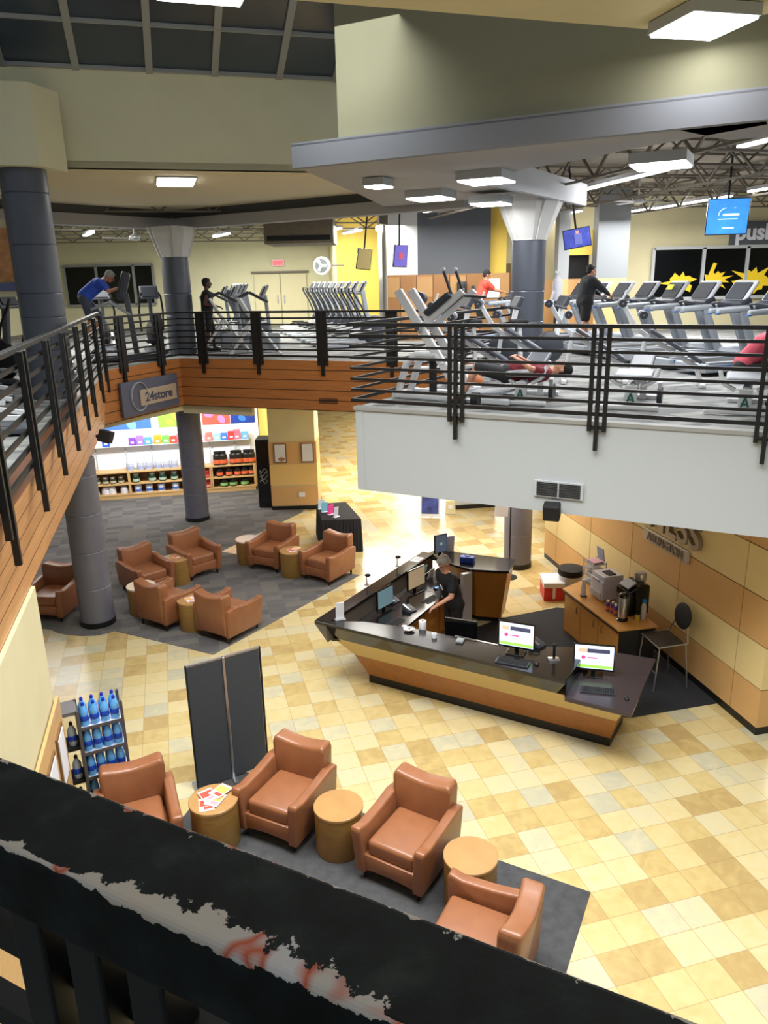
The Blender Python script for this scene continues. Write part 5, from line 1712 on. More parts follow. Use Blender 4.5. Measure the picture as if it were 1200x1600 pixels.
# hanging screens
def tv(label, loc, rz, wd, ht, m_, parts=(), pole=1.0, tilt=0.12, roll=0.0):
    t = thing('hanging_screen', label, 'television', loc, rz)
    t.rotation_euler = (0, roll, rz)
    MB().box((0, 0.03, 0), (wd + 0.03, 0.05, ht + 0.03), (tilt, 0, 0), 0.006).build('housing', M_blackg, t)
    MB().box((0, 0.0, 0), (wd, 0.01, ht), (tilt, 0, 0)).build('screen', m_, t)
    MB().cyl((0, 0.08, 0), (0, 0.08, 7.91 - loc[2]), 0.02, 0.02, 8).build('ceiling_pole', M_blackm, t)
    for nm, c, d, mm in parts:
        MB().box(c, d, (tilt, 0, 0)).build(nm, mm, t)
    return t


scb = mat('tv_blue', (60, 140, 226), 0.3, emit=0.9, var=0.35, vscale=4)
scw = mat('tv_white', (220, 236, 250), 0.3, emit=0.9)
tv('large hanging screen with blue picture at the right', (6.42, 15.0, 6.68), R(-12), 0.70, 0.60, scb,
   [('caption', (-0.08, -0.02, 0.22), (0.18, 0.006, 0.03), M_blackm), ('text_line', (0.05, -0.03, 0.03), (0.28, 0.006, 0.035), scw), ('text_line', (0.0, -0.02, -0.045), (0.34, 0.006, 0.014), scw), ('text_line', (0.02, -0.02, -0.2), (0.2, 0.006, 0.02), scw)])
ar = MB()
for k in range(10):
    a0, a1 = R(60 + 13 * k), R(60 + 13 * (k + 1))
    ar.bar((0.03 + 0.19 * math.cos(a0), -0.02, 0.04 + 0.12 * math.sin(a0)), (0.03 + 0.19 * math.cos(a1), -0.02, 0.04 + 0.12 * math.sin(a1)), 0.006, 0.012)
ar.build('arc_mark', scw, bpy.data.objects['hanging_screen'])
tv('tilted hanging news screen beside the broad capital', (3.92, 16.0, 6.41), R(-10), 0.50, 0.34, mat('tv_news', (70, 80, 170), 0.3, emit=0.5, var=0.4, vscale=7),
   [('news_anchor', (0.02, -0.02, -0.02), (0.14, 0.006, 0.2), mat('tv_suit', (110, 120, 190), 0.3, emit=0.4)), ('face', (0.01, -0.025, 0.1), (0.06, 0.006, 0.08), mat('tv_face', (210, 160, 150), 0.3, emit=0.4))], roll=-0.16)
tv('hanging screen with lilac picture seen edge on by the white wall', (0.50, 17.8, 6.2), R(30), 0.32, 0.44, mat('tv_lilac', (120, 110, 200), 0.3, emit=0.6), [('face', (0.0, -0.02, 0.0), (0.12, 0.006, 0.14), mat('tv_red', (210, 100, 120), 0.3, emit=0.5))], roll=0.03)
tv('switched off tan hanging screen before the yellow wall', (-0.33, 19.0, 6.18), R(15), 0.32, 0.44, mat('tv_tan', (196, 176, 120), 0.4), [], roll=0.12)

# push sign and lockers, bits on the far wall
t = thing('wall_sign', 'slate wall sign with white word above the right windows', 'sign', (11.0, 23.9, 6.78))
MB().box((0.4, 0, 0), (2.1, 0.06, 0.68)).build('board', M_slate, t)
text('lettering', 'push', 0.62, M_paper, t, (-0.5, -0.04, -0.16), 0, 0.01, align='LEFT', bold=0.02)
for k in range(6):
    x = 0.35 + 0.45 * k
    t = thing('locker', 'wooden locker door, %s from the left below the slate wall' % ORD[k], 'locker', (x, 21.8, F2), 0, 'wooden lockers below the slate wall')
    MB().box((0, 0.08, 0.87), (0.44, 0.18, 1.74)).build('body', M_locker, t)
    for j in range(3):
        MB().box((0, -0.015, 0.3 + 0.56 * j), (0.42, 0.012, 0.53)).build('door', M_locker if (j + k) % 2 else mat('locker_wood_light', (170, 130, 80), 0.5), t)
t = thing('notice_board', 'tan wall panel with notice sheet behind the red shirted walker', 'panel', (3.05, 21.75, F2))
MB().box((0.05, 0.1, 0.87), (0.9, 0.06, 1.74)).build('board', MATS['locker_wood_light'], t)
MB().box((0.05, 0.05, 1.35), (0.38, 0.02, 0.5)).build('notice_sheet', M_paper, t)
small('towel_dispenser', 'black dispenser on the lockers', 'dispenser', (2.25, 21.7, F2 + 1.35), [('body', MB().box((0, 0, 0), (0.26, 0.14, 0.38), bev=0.03), M_black), ('window', MB().box((0, -0.075, -0.04), (0.12, 0.01, 0.12)), M_steel)])
small('wall_telephone', 'small black wall phone right of the dispenser', 'phone', (2.55, 21.7, F2 + 1.33), [('body', MB().box((0, 0, 0), (0.08, 0.08, 0.2), bev=0.01), M_black), ('handset', MB().box((0.03, -0.05, 0), (0.03, 0.03, 0.2), bev=0.01), M_mdk)])
# poster at far left and white notice board
t = thing('wall_picture', 'large orange cityscape picture cut off at the left edge', 'picture', (-5.95, 12.6, 6.15), R(20))
MB().box((0, 0, 0.05), (1.1, 0.03, 0.8)).build('picture', mat('pic_sunset', (200, 140, 84), 0.6, var=0.35, vscale=5), t)
MB().box((0, -0.01, -0.42), (1.1, 0.03, 0.12)).build('band', mat('pic_band', (100, 106, 140), 0.6), t)
MB().box((0, 0.02, 0), (1.25, 0.03, 1.15)).build('backing', M_cream, t)

exec_gym = True

# ------------------------------------------------------------------ gym machines


def make_treadmill(label, loc, rz):
    """faces +x: the walker stands on the belt looking towards +x"""
    t = thing('treadmill', label, 'treadmill', loc, rz, 'treadmills in the right row')
    MB().box((0, 0, 0.13), (1.9, 0.80, 0.14), bev=0.02).build('deck', M_mgrey, t)
    MB().box((-0.12, 0, 0.205), (1.5, 0.52, 0.02)).build('belt', M_belt, t)
    for s_ in (-1, 1):
        MB().box((-0.1, s_ * 0.345, 0.215), (1.55, 0.10, 0.03), bev=0.008).build('side_rail', M_padlt, t)
        MB().box((-0.1, s_ * 0.402, 0.16), (1.5, 0.012, 0.03)).build('blue_strip', M_bluea, t)
        MB().bar((0.70, s_ * 0.36, 0.12), (0.28, s_ * 0.37, 0.98), 0.07, 0.13, 0.015, upv=(1, 0, 0.3)).build('upright', M_mgrey, t)
        MB().bar((-0.22, s_ * 0.38, 0.98), (0.62, s_ * 0.36, 1.02), 0.075, 0.095, 0.03).build('handrail', M_padlt, t)
        MB().box((-0.2, s_ * 0.38, 0.945), (0.07, 0.07, 0.025), bev=0.008).build('rail_tip', M_bluea, t)
    MB().sph((0.72, 0, 0.24), 0.3, (0.85, 1.15, 0.42), 16).build('motor_hood', M_mgrey, t, True)
    MB().box((0.60, 0, 1.08), (0.26, 0.64, 0.16), (0, -0.5, 0), 0.04).build('console_base', M_mdk, t)
    c = MB().box((0.70, 0, 1.28), (0.07, 0.58, 0.46), (0, 0.62, 0), 0.03).build('console', mat('console_silver', (196, 200, 204), 0.35), t)
    MB().box((0.665, 0, 1.30), (0.04, 0.46, 0.34), (0, 0.62, 0), 0.008).build('display', M_mdk, c)
    MB().tube([(0.42, -0.3, 1.03), (0.30, -0.22, 1.09), (0.26, 0, 1.11), (0.30, 0.22, 1.09), (0.42, 0.3, 1.03)], 0.022, 8).build('grip_bar', M_mdk, t)
    return t


TO = V2((6.05, 13.15))
TD = V2((-0.235, 0.972)).normalized()
tlabs = ['treadmill at the right picture edge, nearest of the row', 'treadmill second nearest, left of the edge one', 'treadmill third nearest in front of the yellow starbursts', 'treadmill with a yellow label on its console', 'treadmill just right of the black shirted walker',
         'treadmill on which the black shirted person walks', 'treadmill left of the black shirted walker', 'treadmill just right of the broad column', 'treadmill under the red shirted walker']
tpos = [TO + TD * (1.0 * k) for k in range(8)] + [V2((2.95, 21.0))]
tr0 = make_treadmill(tlabs[0], (tpos[0].x, tpos[0].y, F2), YAW)
for k in range(1, 9):
    dup(tr0, (tpos[k].x, tpos[k].y, F2), YAW, tlabs[k])
t = MB().box((0, 0, 0), (0.01, 0.2, 0.12), (0, 0.62, 0)).build('yellow_note', mat('note_yellow', (226, 230, 60), 0.5))
pz = tpos[3] + gu * 0.59
t.location = (pz.x, pz.y, F2 + 1.36)
t.rotation_euler = (0, 0, YAW)
tag(t, 'yellow paper label stuck on a treadmill console', 'label')


def make_elliptical(label, loc, rz, grp, dark=False):
    t = thing('elliptical_trainer', label, 'elliptical', loc, rz, grp)
    a, b = (M_mgrey, M_mdk) if not dark else (M_pad, M_blackm)
    MB().box((0, 0.0, 0.06), (0.5, 1.7, 0.08), bev=0.02).build('base_frame', a, t)
    MB().sph((0, 0.62, 0.42), 0.36, (0.42, 1, 1), 16).build('flywheel_cover', b, t, True)
    MB().bar((0, 0.5, 0.4), (0, 0.35, 1.4), 0.09, 0.12, 0.02).build('mast', a, t)
    c = MB().box((0, 0.33, 1.45), (0.46, 0.06, 0.36), (-0.5, 0, 0), 0.03).build('console', M_padlt if not dark else M_pad, t)
    MB().box((0, 0.29, 1.46), (0.34, 0.03, 0.24), (-0.5, 0, 0)).build('display', M_mdk, c)
    for s_ in (-1, 1):
        MB().tube([(s_ * 0.27, 0.45, 0.5), (s_ * 0.29, 0.25, 1.0), (s_ * 0.25, 0.05, 1.35), (s_ * 0.2, 0.05, 1.45)], 0.025, 8).build('arm_lever', b, t)
        MB().bar((s_ * 0.17, 0.5, 0.35 + 0.08 * s_), (s_ * 0.17, -0.8, 0.2), 0.06, 0.05).build('pedal_arm', M_wgrey, t)
        MB().box((s_ * 0.17, -0.25, 0.33 + 0.04 * s_), (0.16, 0.38, 0.05), bev=0.015).build('pedal', M_blackm, t)
    return t


el = make_elliptical('grey elliptical trainer, nearest of the centre row', (-0.75, 19.9, F2), R(-75), 'elliptical trainers in the centre row')
for k in range(1, 9):
    p = V2((-0.75, 19.9)) + V2((-0.26, 0.966)) * 0.85 * k
    dup(el, (p.x, p.y, F2), R(-75), 'grey elliptical trainer, %s back in the centre row' % ORD[k])
# second block of machines further left behind the stair climbers
for k in range(5):
    p = V2((-3.9, 21.2)) + V2((-0.26, 0.966)) * 1.0 * k
    dup(el, (p.x, p.y, F2), R(-75), 'grey elliptical trainer behind the stair climbers, %s from the front' % ORD[k], 'elliptical trainers behind the stair climbers')
eld = make_elliptical('dark elliptical trainer behind the left railing, nearest the picture edge', (-6.35, 11.3, F2), R(95), 'dark trainers behind the left railing', True)
for k, (x, y, a, lab) in enumerate(((-6.1, 13.6, 70, 'dark elliptical trainer left of the upper slate column'), (-7.3, 13.0, 85, 'dark elliptical trainer deep behind the left railing'), (-6.6, 15.6, 40, 'dark elliptical trainer just right of the upper slate column'), (-5.7, 19.9, 20, 'dark elliptical trainer right of the blue shirted rider'), (-7.1, 20.4, 20, 'dark elliptical trainer behind the blue shirted rider'), (-4.95, 8.8, 100, 'dark elliptical trainer low behind the nearest left rail posts'), (-5.7, 10.0, 100, 'dark elliptical trainer between the nearest dark trainers'), (-6.9, 12.1, 90, 'dark elliptical trainer furthest left at the picture edge'), (-4.5, 7.0, 100, 'dark elliptical trainer at the lowest left rail posts'))):
    dup(eld, (x, y, F2), R(a), lab)


def make_stair(label, loc, rz):
    t = thing('stair_climber', label, 'stair climber', loc, rz, 'white stair climbers by the far railing')
    for s_ in (-1, 1):
        MB().tube([(s_ * 0.3, 0.55, 0.03), (s_ * 0.3, -0.1, 0.95), (s_ * 0.3, -0.3, 1.3)], 0.035, 8).build('side_frame', M_wgrey, t)
        MB().tube([(s_ * 0.3, -0.6, 0.03), (s_ * 0.3, 0.0, 0.8)], 0.03, 8).build('strut', M_wgrey, t)
        MB().tube([(s_ * 0.3, -0.6, 0.03), (s_ * 0.3, 0.6, 0.03)], 0.03, 8).build('foot_rail', M_wgrey, t)
        MB().tube([(s_ * 0.3, -0.3, 1.3), (s_ * 0.28, -0.05, 1.42), (s_ * 0.26, 0.35, 1.2)], 0.022, 8).build('handrail', M_mdk, t)
    for k in range(4):
        MB().box((0, -0.42 + 0.22 * k, 0.22 + 0.17 * k), (0.5, 0.24, 0.03), bev=0.008).build('step', M_mdk, t)
    MB().box((0, 0.25, 0.3), (0.4, 0.7, 0.4), bev=0.05).build('drive_box', M_mgrey, t)
    c = MB().box((0, 0.30, 1.42), (0.45, 0.06, 0.35), (-0.5, 0, 0), 0.03).build('console', M_padlt, t)
    MB().box((0, 0.26, 1.44), (0.33, 0.03, 0.22), (-0.5, 0, 0)).build('display', M_mdk, c)
    MB().bar((0, 0.4, 0.4), (0, 0.32, 1.35), 0.1, 0.08, 0.02).build('mast', M_mgrey, t)
    return t


stc = make_stair('white framed stair climber at the far railing, right one', (-2.95, 18.4, F2), R(-75))
dup(stc, (-3.75, 19.0, F2), R(-75), 'white framed stair climber beside the black shirted stepper')
dup(stc, (-4.2, 20.1, F2), R(-75), 'white framed stair climber furthest back by the corner column')

# hack squat machine at the balcony corner
M_w = M_wgrey
t = thing('hack_squat_machine', 'large white sloping leg press machine at the balcony corner', 'weight machine', (0.66, 10.78, F2), R(-34))
t.scale = (1.2, 1, 1)
for s_, nm in ((0.0, 'a'), (0.34, 'b')):
    yy = s_
    MB().bar((-0.42 + 0.02, yy, 1.48), (0.42, yy, 0.12), 0.06, 0.11, 0.012).build('sloping_beam', M_w, t)
    MB().tube([(-0.42, yy, 0.06), (-0.30, yy, 0.48), (-0.16, yy, 0.62), (0.10, yy, 0.62), (0.2, yy, 0.5)], 0.045, 10).build('leg_tube', M_w, t)
    MB().bar((-0.10, yy, 0.98), (0.44, yy, 1.46), 0.06, 0.075, 0.01).build('pad_arm', M_w, t)
    MB().bar((-0.02, yy, 1.16), (0.30, yy, 1.43), 0.16, 0.09, 0.03).build('shoulder_pad', M_mdk, t)
    MB().tube([(0.30, yy, 1.42), (0.20, yy, 1.72)], 0.018, 8).build('handle', M_mdk, t)
    MB().sph((0.195, yy, 1.735), 0.028).build('handle_knob', M_w, t)
MB().bar((-0.45, -0.05, 0.05), (1.05, -0.05, 0.05), 0.09, 0.08, 0.02).build('base_beam', M_w, t)
MB().bar((-0.45, 0.40, 0.05), (1.05, 0.40, 0.05), 0.09, 0.08, 0.02).build('base_beam', M_w, t)
MB().bar((-0.42, -0.1, 0.05), (-0.42, 0.5, 0.05), 0.07, 0.07).build('cross_beam', M_w, t)
MB().bar((0.44, -0.1, 0.12), (0.44, 0.5, 0.12), 0.08, 0.08).build('cross_beam', M_w, t)
MB().box((0.72, 0.18, 0.14), (0.5, 0.55, 0.03), (0, -0.1, 0)).build('foot_plate', M_mgrey, t)
MB().bar((-0.1, -0.1, 1.0), (-0.1, 0.45, 1.0), 0.06, 0.1).build('sled', M_chrome, t)
MB().tube([(0.42, 0.1, 1.40), (0.68, 0.1, 1.38)], 0.02, 8).build('grip', M_mdk, t)
MB().tube([(-0.02, 0.17, 0.05), (-0.02, 0.17, 0.6)], 0.05, 8).build('weight_post', M_blackm, t)
MB().cyl((-0.34, 0.42, 1.36), (-0.34, 0.5, 1.36), 0.09, 0.09, 20).build('pulley', M_mdk, t)


# benches along the white balcony
def make_bench(label, loc, rz, grp):
    t = thing('weight_bench', label, 'weight bench', loc, rz, grp)
    MB().box((0, 0, 0.035), (0.78, 0.07, 0.05), bev=0.012).build('foot_bar', M_w, t)
    MB().box((0.05, 0.03, 0.17), (0.15, 0.07, 0.27), bev=0.01).build('logo_post', M_offw, t)
    lg = MB()
    lg.bar((0.01, -0.01, 0.10), (0.05, -0.01, 0.21), 0.01, 0.022)
    lg.bar((0.09, -0.01, 0.10), (0.05, -0.01, 0.21), 0.01, 0.022)
    lg.bar((0.02, -0.01, 0.13), (0.08, -0.01, 0.13), 0.01, 0.018)
    lg.build('logo', mat('logo_green', (30, 90, 84), 0.5), t)
    MB().bar((0.05, 0.05, 0.28), (0.10, 1.0, 0.34), 0.08, 0.08, 0.015).build('spine', M_mgrey, t)
    MB().box((0.05, 0.20, 0.42), (0.46, 0.34, 0.07), (0.15, 0, 0), 0.03).build('seat_pad', M_padlt, t)
    MB().box((0.08, 0.72, 0.50), (0.30, 0.7, 0.07), (0.25, 0, 0), 0.03).build('back_pad', M_pad, t)
    for s_ in (-1, 1):
        MB().tube([(0.05 + s_ * 0.26, 0.1, 0.36), (0.05 + s_ * 0.30, 0.16, 0.50)], 0.026, 8).build('side_handle', M_w, t)
        MB().tube([(0.05 + s_ * 0.26, 0.1, 0.36), (0.05 + s_ * 0.12, 0.12, 0.28)], 0.026, 8).build('handle_stem', M_w, t)
    MB().box((0.1, 1.0, 0.14), (0.08, 0.08, 0.28)).build('rear_post', M_w, t)
    MB().box((0.1, 1.02, 0.03), (0.5, 0.07, 0.05), bev=0.012).build('rear_foot', M_w, t)
    MB().cyl((0.32, 0.55, 0.12), (0.38, 0.55, 0.12), 0.11, 0.11, 20).build('wheel', M_mdk, t)
    MB().bar((0.35, 0.55, 0.1), (0.35, 0.50, 0.30), 0.05, 0.09).build('wheel_fork', M_w, t)
    return t


bg = 'white framed benches behind the front railing'
be = make_bench('white framed bench with green letter A, in the middle bay of the railing', (3.05, 9.55, F2), urz + R(4), bg)
dup(be, (1.78, 10.12, F2), urz + R(4), 'white framed bench under the lying person in maroon')
dup(be, (4.22, 9.0, F2), urz + R(4), 'white framed bench with green letter A at the right picture edge')


def make_roller(label, loc, rz, grp):
    t = thing('situp_bench', label, 'weight bench', loc, rz, grp)
    MB().bar((-0.3, 0, 0.83), (0.45, 0, 0.36), 0.26, 0.06, 0.02).build('inclined_pad', M_pad, t)
    MB().bar((-0.55, 0, 0.88), (0.5, 0, 0.22), 0.06, 0.07, 0.01).build('spine', M_w, t)
    MB().tube([(-0.35, 0, 0.74), (-0.45, 0, 0.04)], 0.035, 8).build('rear_leg', M_w, t)
    MB().tube([(0.4, 0, 0.26), (0.48, 0, 0.04)], 0.035, 8).build('front_leg', M_w, t)
    MB().box((-0.45, 0, 0.03), (0.08, 0.6, 0.05), bev=0.01).build('foot_bar', M_w, t)
    MB().box((0.48, 0, 0.03), (0.08, 0.5, 0.05), bev=0.01).build('foot_bar', M_w, t)
    MB().bar((-0.5, 0, 0.86), (-0.72, 0, 1.22), 0.06, 0.07, 0.01).build('roller_post', M_w, t)
    for (x, z) in ((-0.72, 1.22), (-0.42, 1.05)):
        MB().cyl((x, -0.26, z), (x, -0.06, z), 0.058, 0.058, 18).build('foam_roller', M_mdk, t, True)
        MB().cyl((x, 0.06, z), (x, 0.26, z), 0.058, 0.058, 18).build('foam_roller', M_padlt, t, True)
        MB().cyl((x, -0.265, z), (x, 0.265, z), 0.012, 0.012, 8).build('axle', M_steel, t)
    MB().tube([(-0.72, 0.12, 1.24), (-0.66, 0.12, 1.40)], 0.016, 8).build('handle', M_w, t)
    return t


rg_ = 'inclined benches with foam rollers'
ro = make_roller('inclined bench with foam rollers left of the broad column', (1.55, 12.3, F2), R(-12), rg_)
dup(ro, (2.35, 12.9, F2), R(-14), 'inclined bench with foam rollers in front of the broad column')
dup(ro, (3.35, 12.2, F2), R(-14), 'inclined bench with foam rollers right of the broad column')
dup(ro, (4.3, 11.6, F2), R(-14), 'inclined bench with foam rollers behind the middle railing posts')
t = thing('upright_bike', 'grey upright exercise bike left of the broad column', 'exercise bike', (1.95, 13.6, F2), R(10))
MB().box((0, 0, 0.05), (1.1, 0.1, 0.08), bev=0.02).build('base_frame', M_w, t)
MB().sph((0.2, 0, 0.45), 0.28, (1, 0.35, 1)).build('flywheel_cover', M_mdk, t, True)
MB().bar((0.3, 0, 0.5), (0.42, 0, 1.15), 0.08, 0.08, 0.01).build('mast', M_w, t)
MB().box((0.42, 0, 1.2), (0.08, 0.36, 0.22), (0, 0.5, 0), 0.02).build('console', M_mdk, t)
MB().bar((-0.3, 0, 0.1), (-0.35, 0, 0.85), 0.07, 0.07, 0.01).build('seat_post', M_w, t)
MB().box((-0.36, 0, 0.9), (0.28, 0.24, 0.08), bev=0.035).build('saddle', M_blackm, t)
MB().tube([(0.4, -0.22, 1.1), (0.2, -0.2, 1.15)], 0.02, 8).build('handlebar', M_mdk, t)
MB().tube([(0.4, 0.22, 1.1), (0.2, 0.2, 1.15)], 0.02, 8).build('handlebar', M_mdk, t)
bike = t
dup(bike, (2.7, 13.4, F2), R(12), 'grey upright exercise bike in front of the broad column')
dup(bike, (1.2, 14.3, F2), R(8), 'grey upright exercise bike furthest left, before the lockers')
# disinfectant stand by the column
small('wipe_stand', 'white wipe dispenser on a dark post right of the broad column', 'dispenser', (3.55, 15.9, F2), [('post', MB().cyl((0, 0, 0), (0, 0, 1.15), 0.05, 0.05, 12), M_mdk), ('bottle', MB().lathe([(0.10, 1.15), (0.10, 1.5), (0.05, 1.6), (0.04, 1.66)]), M_paper), ('pump', MB().box((0, -0.04, 1.7), (0.12, 0.08, 0.04)), M_paper)])
# red bag on the floor near the bottles
small('gym_ball', 'orange ball beside the white balcony machine', 'ball', (1.35, 11.35, F2), [('ball', MB().sph((0, 0, 0.15), 0.15, n=20), mat('ball_orange', (176, 96, 40), 0.6)), ('valve', MB().sph((0, 0, 0.3), 0.01), M_blackm)])
small('dumbbell', 'black round dumbbell pair at the left of the lying person', 'dumbbell', (1.12, 10.02, F2), [('weight', MB().cyl((-0.14, 0, 0.1), (-0.04, 0, 0.1), 0.1, 0.1, 20), M_blackm), ('weight', MB().cyl((0.06, 0, 0.1), (0.16, 0, 0.1), 0.1, 0.1, 20), M_blackm), ('grip', MB().cyl((-0.05, 0, 0.1), (0.07, 0, 0.1), 0.018, 0.018, 10), M_steel)], R(-20))


# ------------------------------------------------------------------ people
M_skin1 = mat('skin_light', (206, 150, 122), 0.5)
M_skin2 = mat('skin_tan', (176, 120, 92), 0.5)
M_skin3 = mat('skin_dark', (92, 58, 44), 0.5)


def finish(mb, name, m_, parent, vox=0.012, smooth=3):
    o = mb.build(name, m_, parent, True)
    r_ = o.modifiers.new('remesh', 'REMESH')
    r_.mode = 'VOXEL'
    r_.voxel_size = vox
    r_.use_smooth_shade = True
    s_ = o.modifiers.new('smooth', 'SMOOTH')
    s_.factor = 0.5
    s_.iterations = smooth
    return o


def hand(mb, wrist, d, upn, s=1.0, curl=0.5):
    """palm along d from the wrist, five fingers"""
    w_ = Vector(wrist)
    d = Vector(d).normalized()
    n = Vector(upn)
    side = d.cross(n).normalized()
    n = side.cross(d).normalized()
    palm = w_ + d * 0.05 * s
    for k in (-1.2, -0.4, 0.4, 1.2):
        mb.cap(w_ + side * 0.010 * k, w_ + d * 0.085 * s + side * 0.019 * k * s, 0.017 * s, 0.0125 * s)
    for k, L_ in ((-1.25, 0.062), (-0.42, 0.076), (0.42, 0.080), (1.25, 0.070)):
        a = w_ + d * 0.085 * s + side * 0.0205 * k * s
        b = a + (d * math.cos(curl) - n * math.sin(curl)) * L_ * 0.55 * s
        c = b + (d * math.cos(curl * 2) - n * math.sin(curl * 2)) * L_ * 0.5 * s
        mb.cap(a, b, 0.0098 * s, 0.0092 * s)
        mb.cap(b, c, 0.0092 * s, 0.008 * s)
    a = w_ + d * 0.025 * s + side * 0.03 * s
    b = a + (d * 0.6 + side * 0.7 - n * 0.2).normalized() * 0.045 * s
    c = b + (d * 0.95 + side * 0.2 - n * 0.25).normalized() * 0.032 * s
    mb.cap(a, b, 0.0125 * s, 0.011 * s)
    mb.cap(b, c, 0.011 * s, 0.009 * s)


def person(label, loc, rz, J, skin, hairm, shirt, bottom, sleeves='short', legs_='short', hair='short', build=1.0, shoe=None, cap_=None, group=None):
    """J: joint dict in local coordinates, facing -y; s = left/right suffix l / r"""
    t = thing('person', label, 'person', loc, rz)
    V = {k: Vector(v) for k, v in J.items()}
    B = build
    mb = MB()
    # trunk
    mb.cap(V['pel'], V['chest'], 0.125 * B, 0.135 * B)
    mb.cap(V['pel'] + (V['hl'] - V['pel']) * 0.7, V['pel'] + (V['hr'] - V['pel']) * 0.7, 0.115 * B, 0.115 * B)
    mb.cap(V['chest'] + (V['sl'] - V['chest']) * 0.55, V['chest'] + (V['sr'] - V['chest']) * 0.55, 0.11 * B, 0.11 * B)
    mb.cap(V['chest'], V['neck'], 0.09 * B, 0.056)
    mb.cap(V['sl'], V['neck'], 0.062, 0.05)
    mb.cap(V['sr'], V['neck'], 0.062, 0.05)
    for s in 'lr':
        mb.cap(V['s' + s], V['e' + s], 0.054 * B, 0.042 * B)
        mb.cap(V['e' + s], V['w' + s], 0.040 * B, 0.027)
        mb.cap(V['h' + s], V['k' + s], 0.085 * B, 0.055 * B)
        mb.cap(V['k' + s], V['a' + s], 0.052 * B, 0.034)
        mid = V['k' + s] + (V['a' + s] - V['k' + s]) * 0.3
        mb.cap(mid, V['k' + s] + (V['a' + s] - V['k' + s]) * 0.45, 0.056 * B, 0.05 * B)
        ft = V['t' + s] - V['a' + s]
        mb.cap(V['a' + s], V['t' + s], 0.036, 0.026)
        dr = (V['w' + s] - V['e' + s]).normalized()
        hand(mb, V['w' + s], dr, J.get('n' + s, (0, 0, 1)), 1.0, 0.45)
    # head: up vector hu, face direction hf
    H_ = V['head']
    hf = Vector(J.get('face', (0, -1, 0))).normalized()
    hu = (H_ - V['neck']).normalized() if 'hu' not in J else Vector(J['hu']).normalized()
    hu = (hu - hf * hu.dot(hf)).normalized()
    hs = hf.cross(hu).normalized()
    MM = Matrix((hs, -hf, hu)).transposed().to_4x4()
    MM.translation = H_

    def hp(x, y, z):    # local: x side, y back, z up
        return MM @ Vector((x, y, z))

    def ell(b, c, r, sc_):
        tmp = bmesh.new()
        bmesh.ops.create_uvsphere(tmp, u_segments=20, v_segments=14, radius=r)
        for v in tmp.verts:
            v.co = MM @ (Vector((v.co.x * sc_[0], v.co.y * sc_[1], v.co.z * sc_[2])) + Vector(c))
        b._merge(tmp, (0, 0, 0))

    mb.cap(V['neck'], hp(0, 0.015, -0.04), 0.054, 0.052)
    ell(mb, (0, 0.01, 0.025), 0.1, (0.76, 0.95, 0.98))
    ell(mb, (0, -0.03, -0.05), 0.06, (0.88, 0.95, 1.0))       # jaw
    ell(mb, (0, -0.065, -0.085), 0.022, (1.2, 0.8, 0.8))      # chin
    ell(mb, (0, -0.098, -0.015), 0.016, (0.8, 1.1, 1.5))      # nose
    ell(mb, (0, -0.083, -0.053), 0.018, (1.5, 0.7, 0.5))      # lips
    ell(mb, (0, -0.078, 0.025), 0.03, (1.7, 0.5, 0.4))        # brow
    for sd in (-1, 1):
        ell(mb, (sd * 0.078, 0.012, -0.012), 0.026, (0.35, 0.7, 1.15))
    finish(mb, 'body', skin, t, 0.0085, 2)
    ey = MB()
    for sd in (-1, 1):
        ell(ey, (sd * 0.031, -0.083, 0.002), 0.012, (1.1, 0.6, 0.7))
    ey.build('eyes', M_blackm, t, True)
    if hair:
        hb = MB()
        ell(hb, (0, 0.022, 0.045), 0.104, (0.82, 0.96, 0.90))
        ell(hb, (0, 0.055, -0.01), 0.075, (0.95, 0.75, 0.9))
        ell(hb, (0, -0.035, 0.092), 0.05, (1.2, 1.0, 0.5))
        if hair == 'long':
            ell(hb, (0, 0.10, -0.06), 0.06, (0.9, 0.7, 1.6))
        finish(hb, 'hair', hairm, t, 0.01, 2)
    # shirt
    g = 0.014
    sb = MB()
    sb.cap(V['pel'] + (V['chest'] - V['pel']) * 0.1, V['chest'], 0.135 * B + g, 0.138 * B + g)
    sb.cap(V['pel'] + (V['hl'] - V['pel']) * 0.6 + (V['chest'] - V['pel']) * 0.12, V['pel'] + (V['hr'] - V['pel']) * 0.6 + (V['chest'] - V['pel']) * 0.12, 0.118 * B + g, 0.118 * B + g)
    sb.cap(V['chest'] + (V['sl'] - V['chest']) * 0.55, V['chest'] + (V['sr'] - V['chest']) * 0.55, 0.112 * B + g, 0.112 * B + g)
    sb.cap(V['sl'], V['neck'] + (V['sl'] - V['neck']) * 0.3, 0.064 + g, 0.05)
    sb.cap(V['sr'], V['neck'] + (V['sr'] - V['neck']) * 0.3, 0.064 + g, 0.05)
    for s in 'lr':
        if sleeves != 'none':
            e = V['s' + s] + (V['e' + s] - V['s' + s]) * (0.62 if sleeves == 'short' else 1.0)
            sb.cap(V['s' + s], e, 0.06 * B + g, 0.054 * B + g)
            if sleeves == 'long':
                sb.cap(V['e' + s], V['e' + s] + (V['w' + s] - V['e' + s]) * 0.9, 0.044 * B + g, 0.030 + g)
    finish(sb, 'shirt', shirt, t, 0.014, 3)
    bb = MB()
    bb.cap(V['pel'] + (V['hl'] - V['pel']) * 0.75, V['pel'] + (V['hr'] - V['pel']) * 0.75, 0.12 * B + g, 0.12 * B + g)
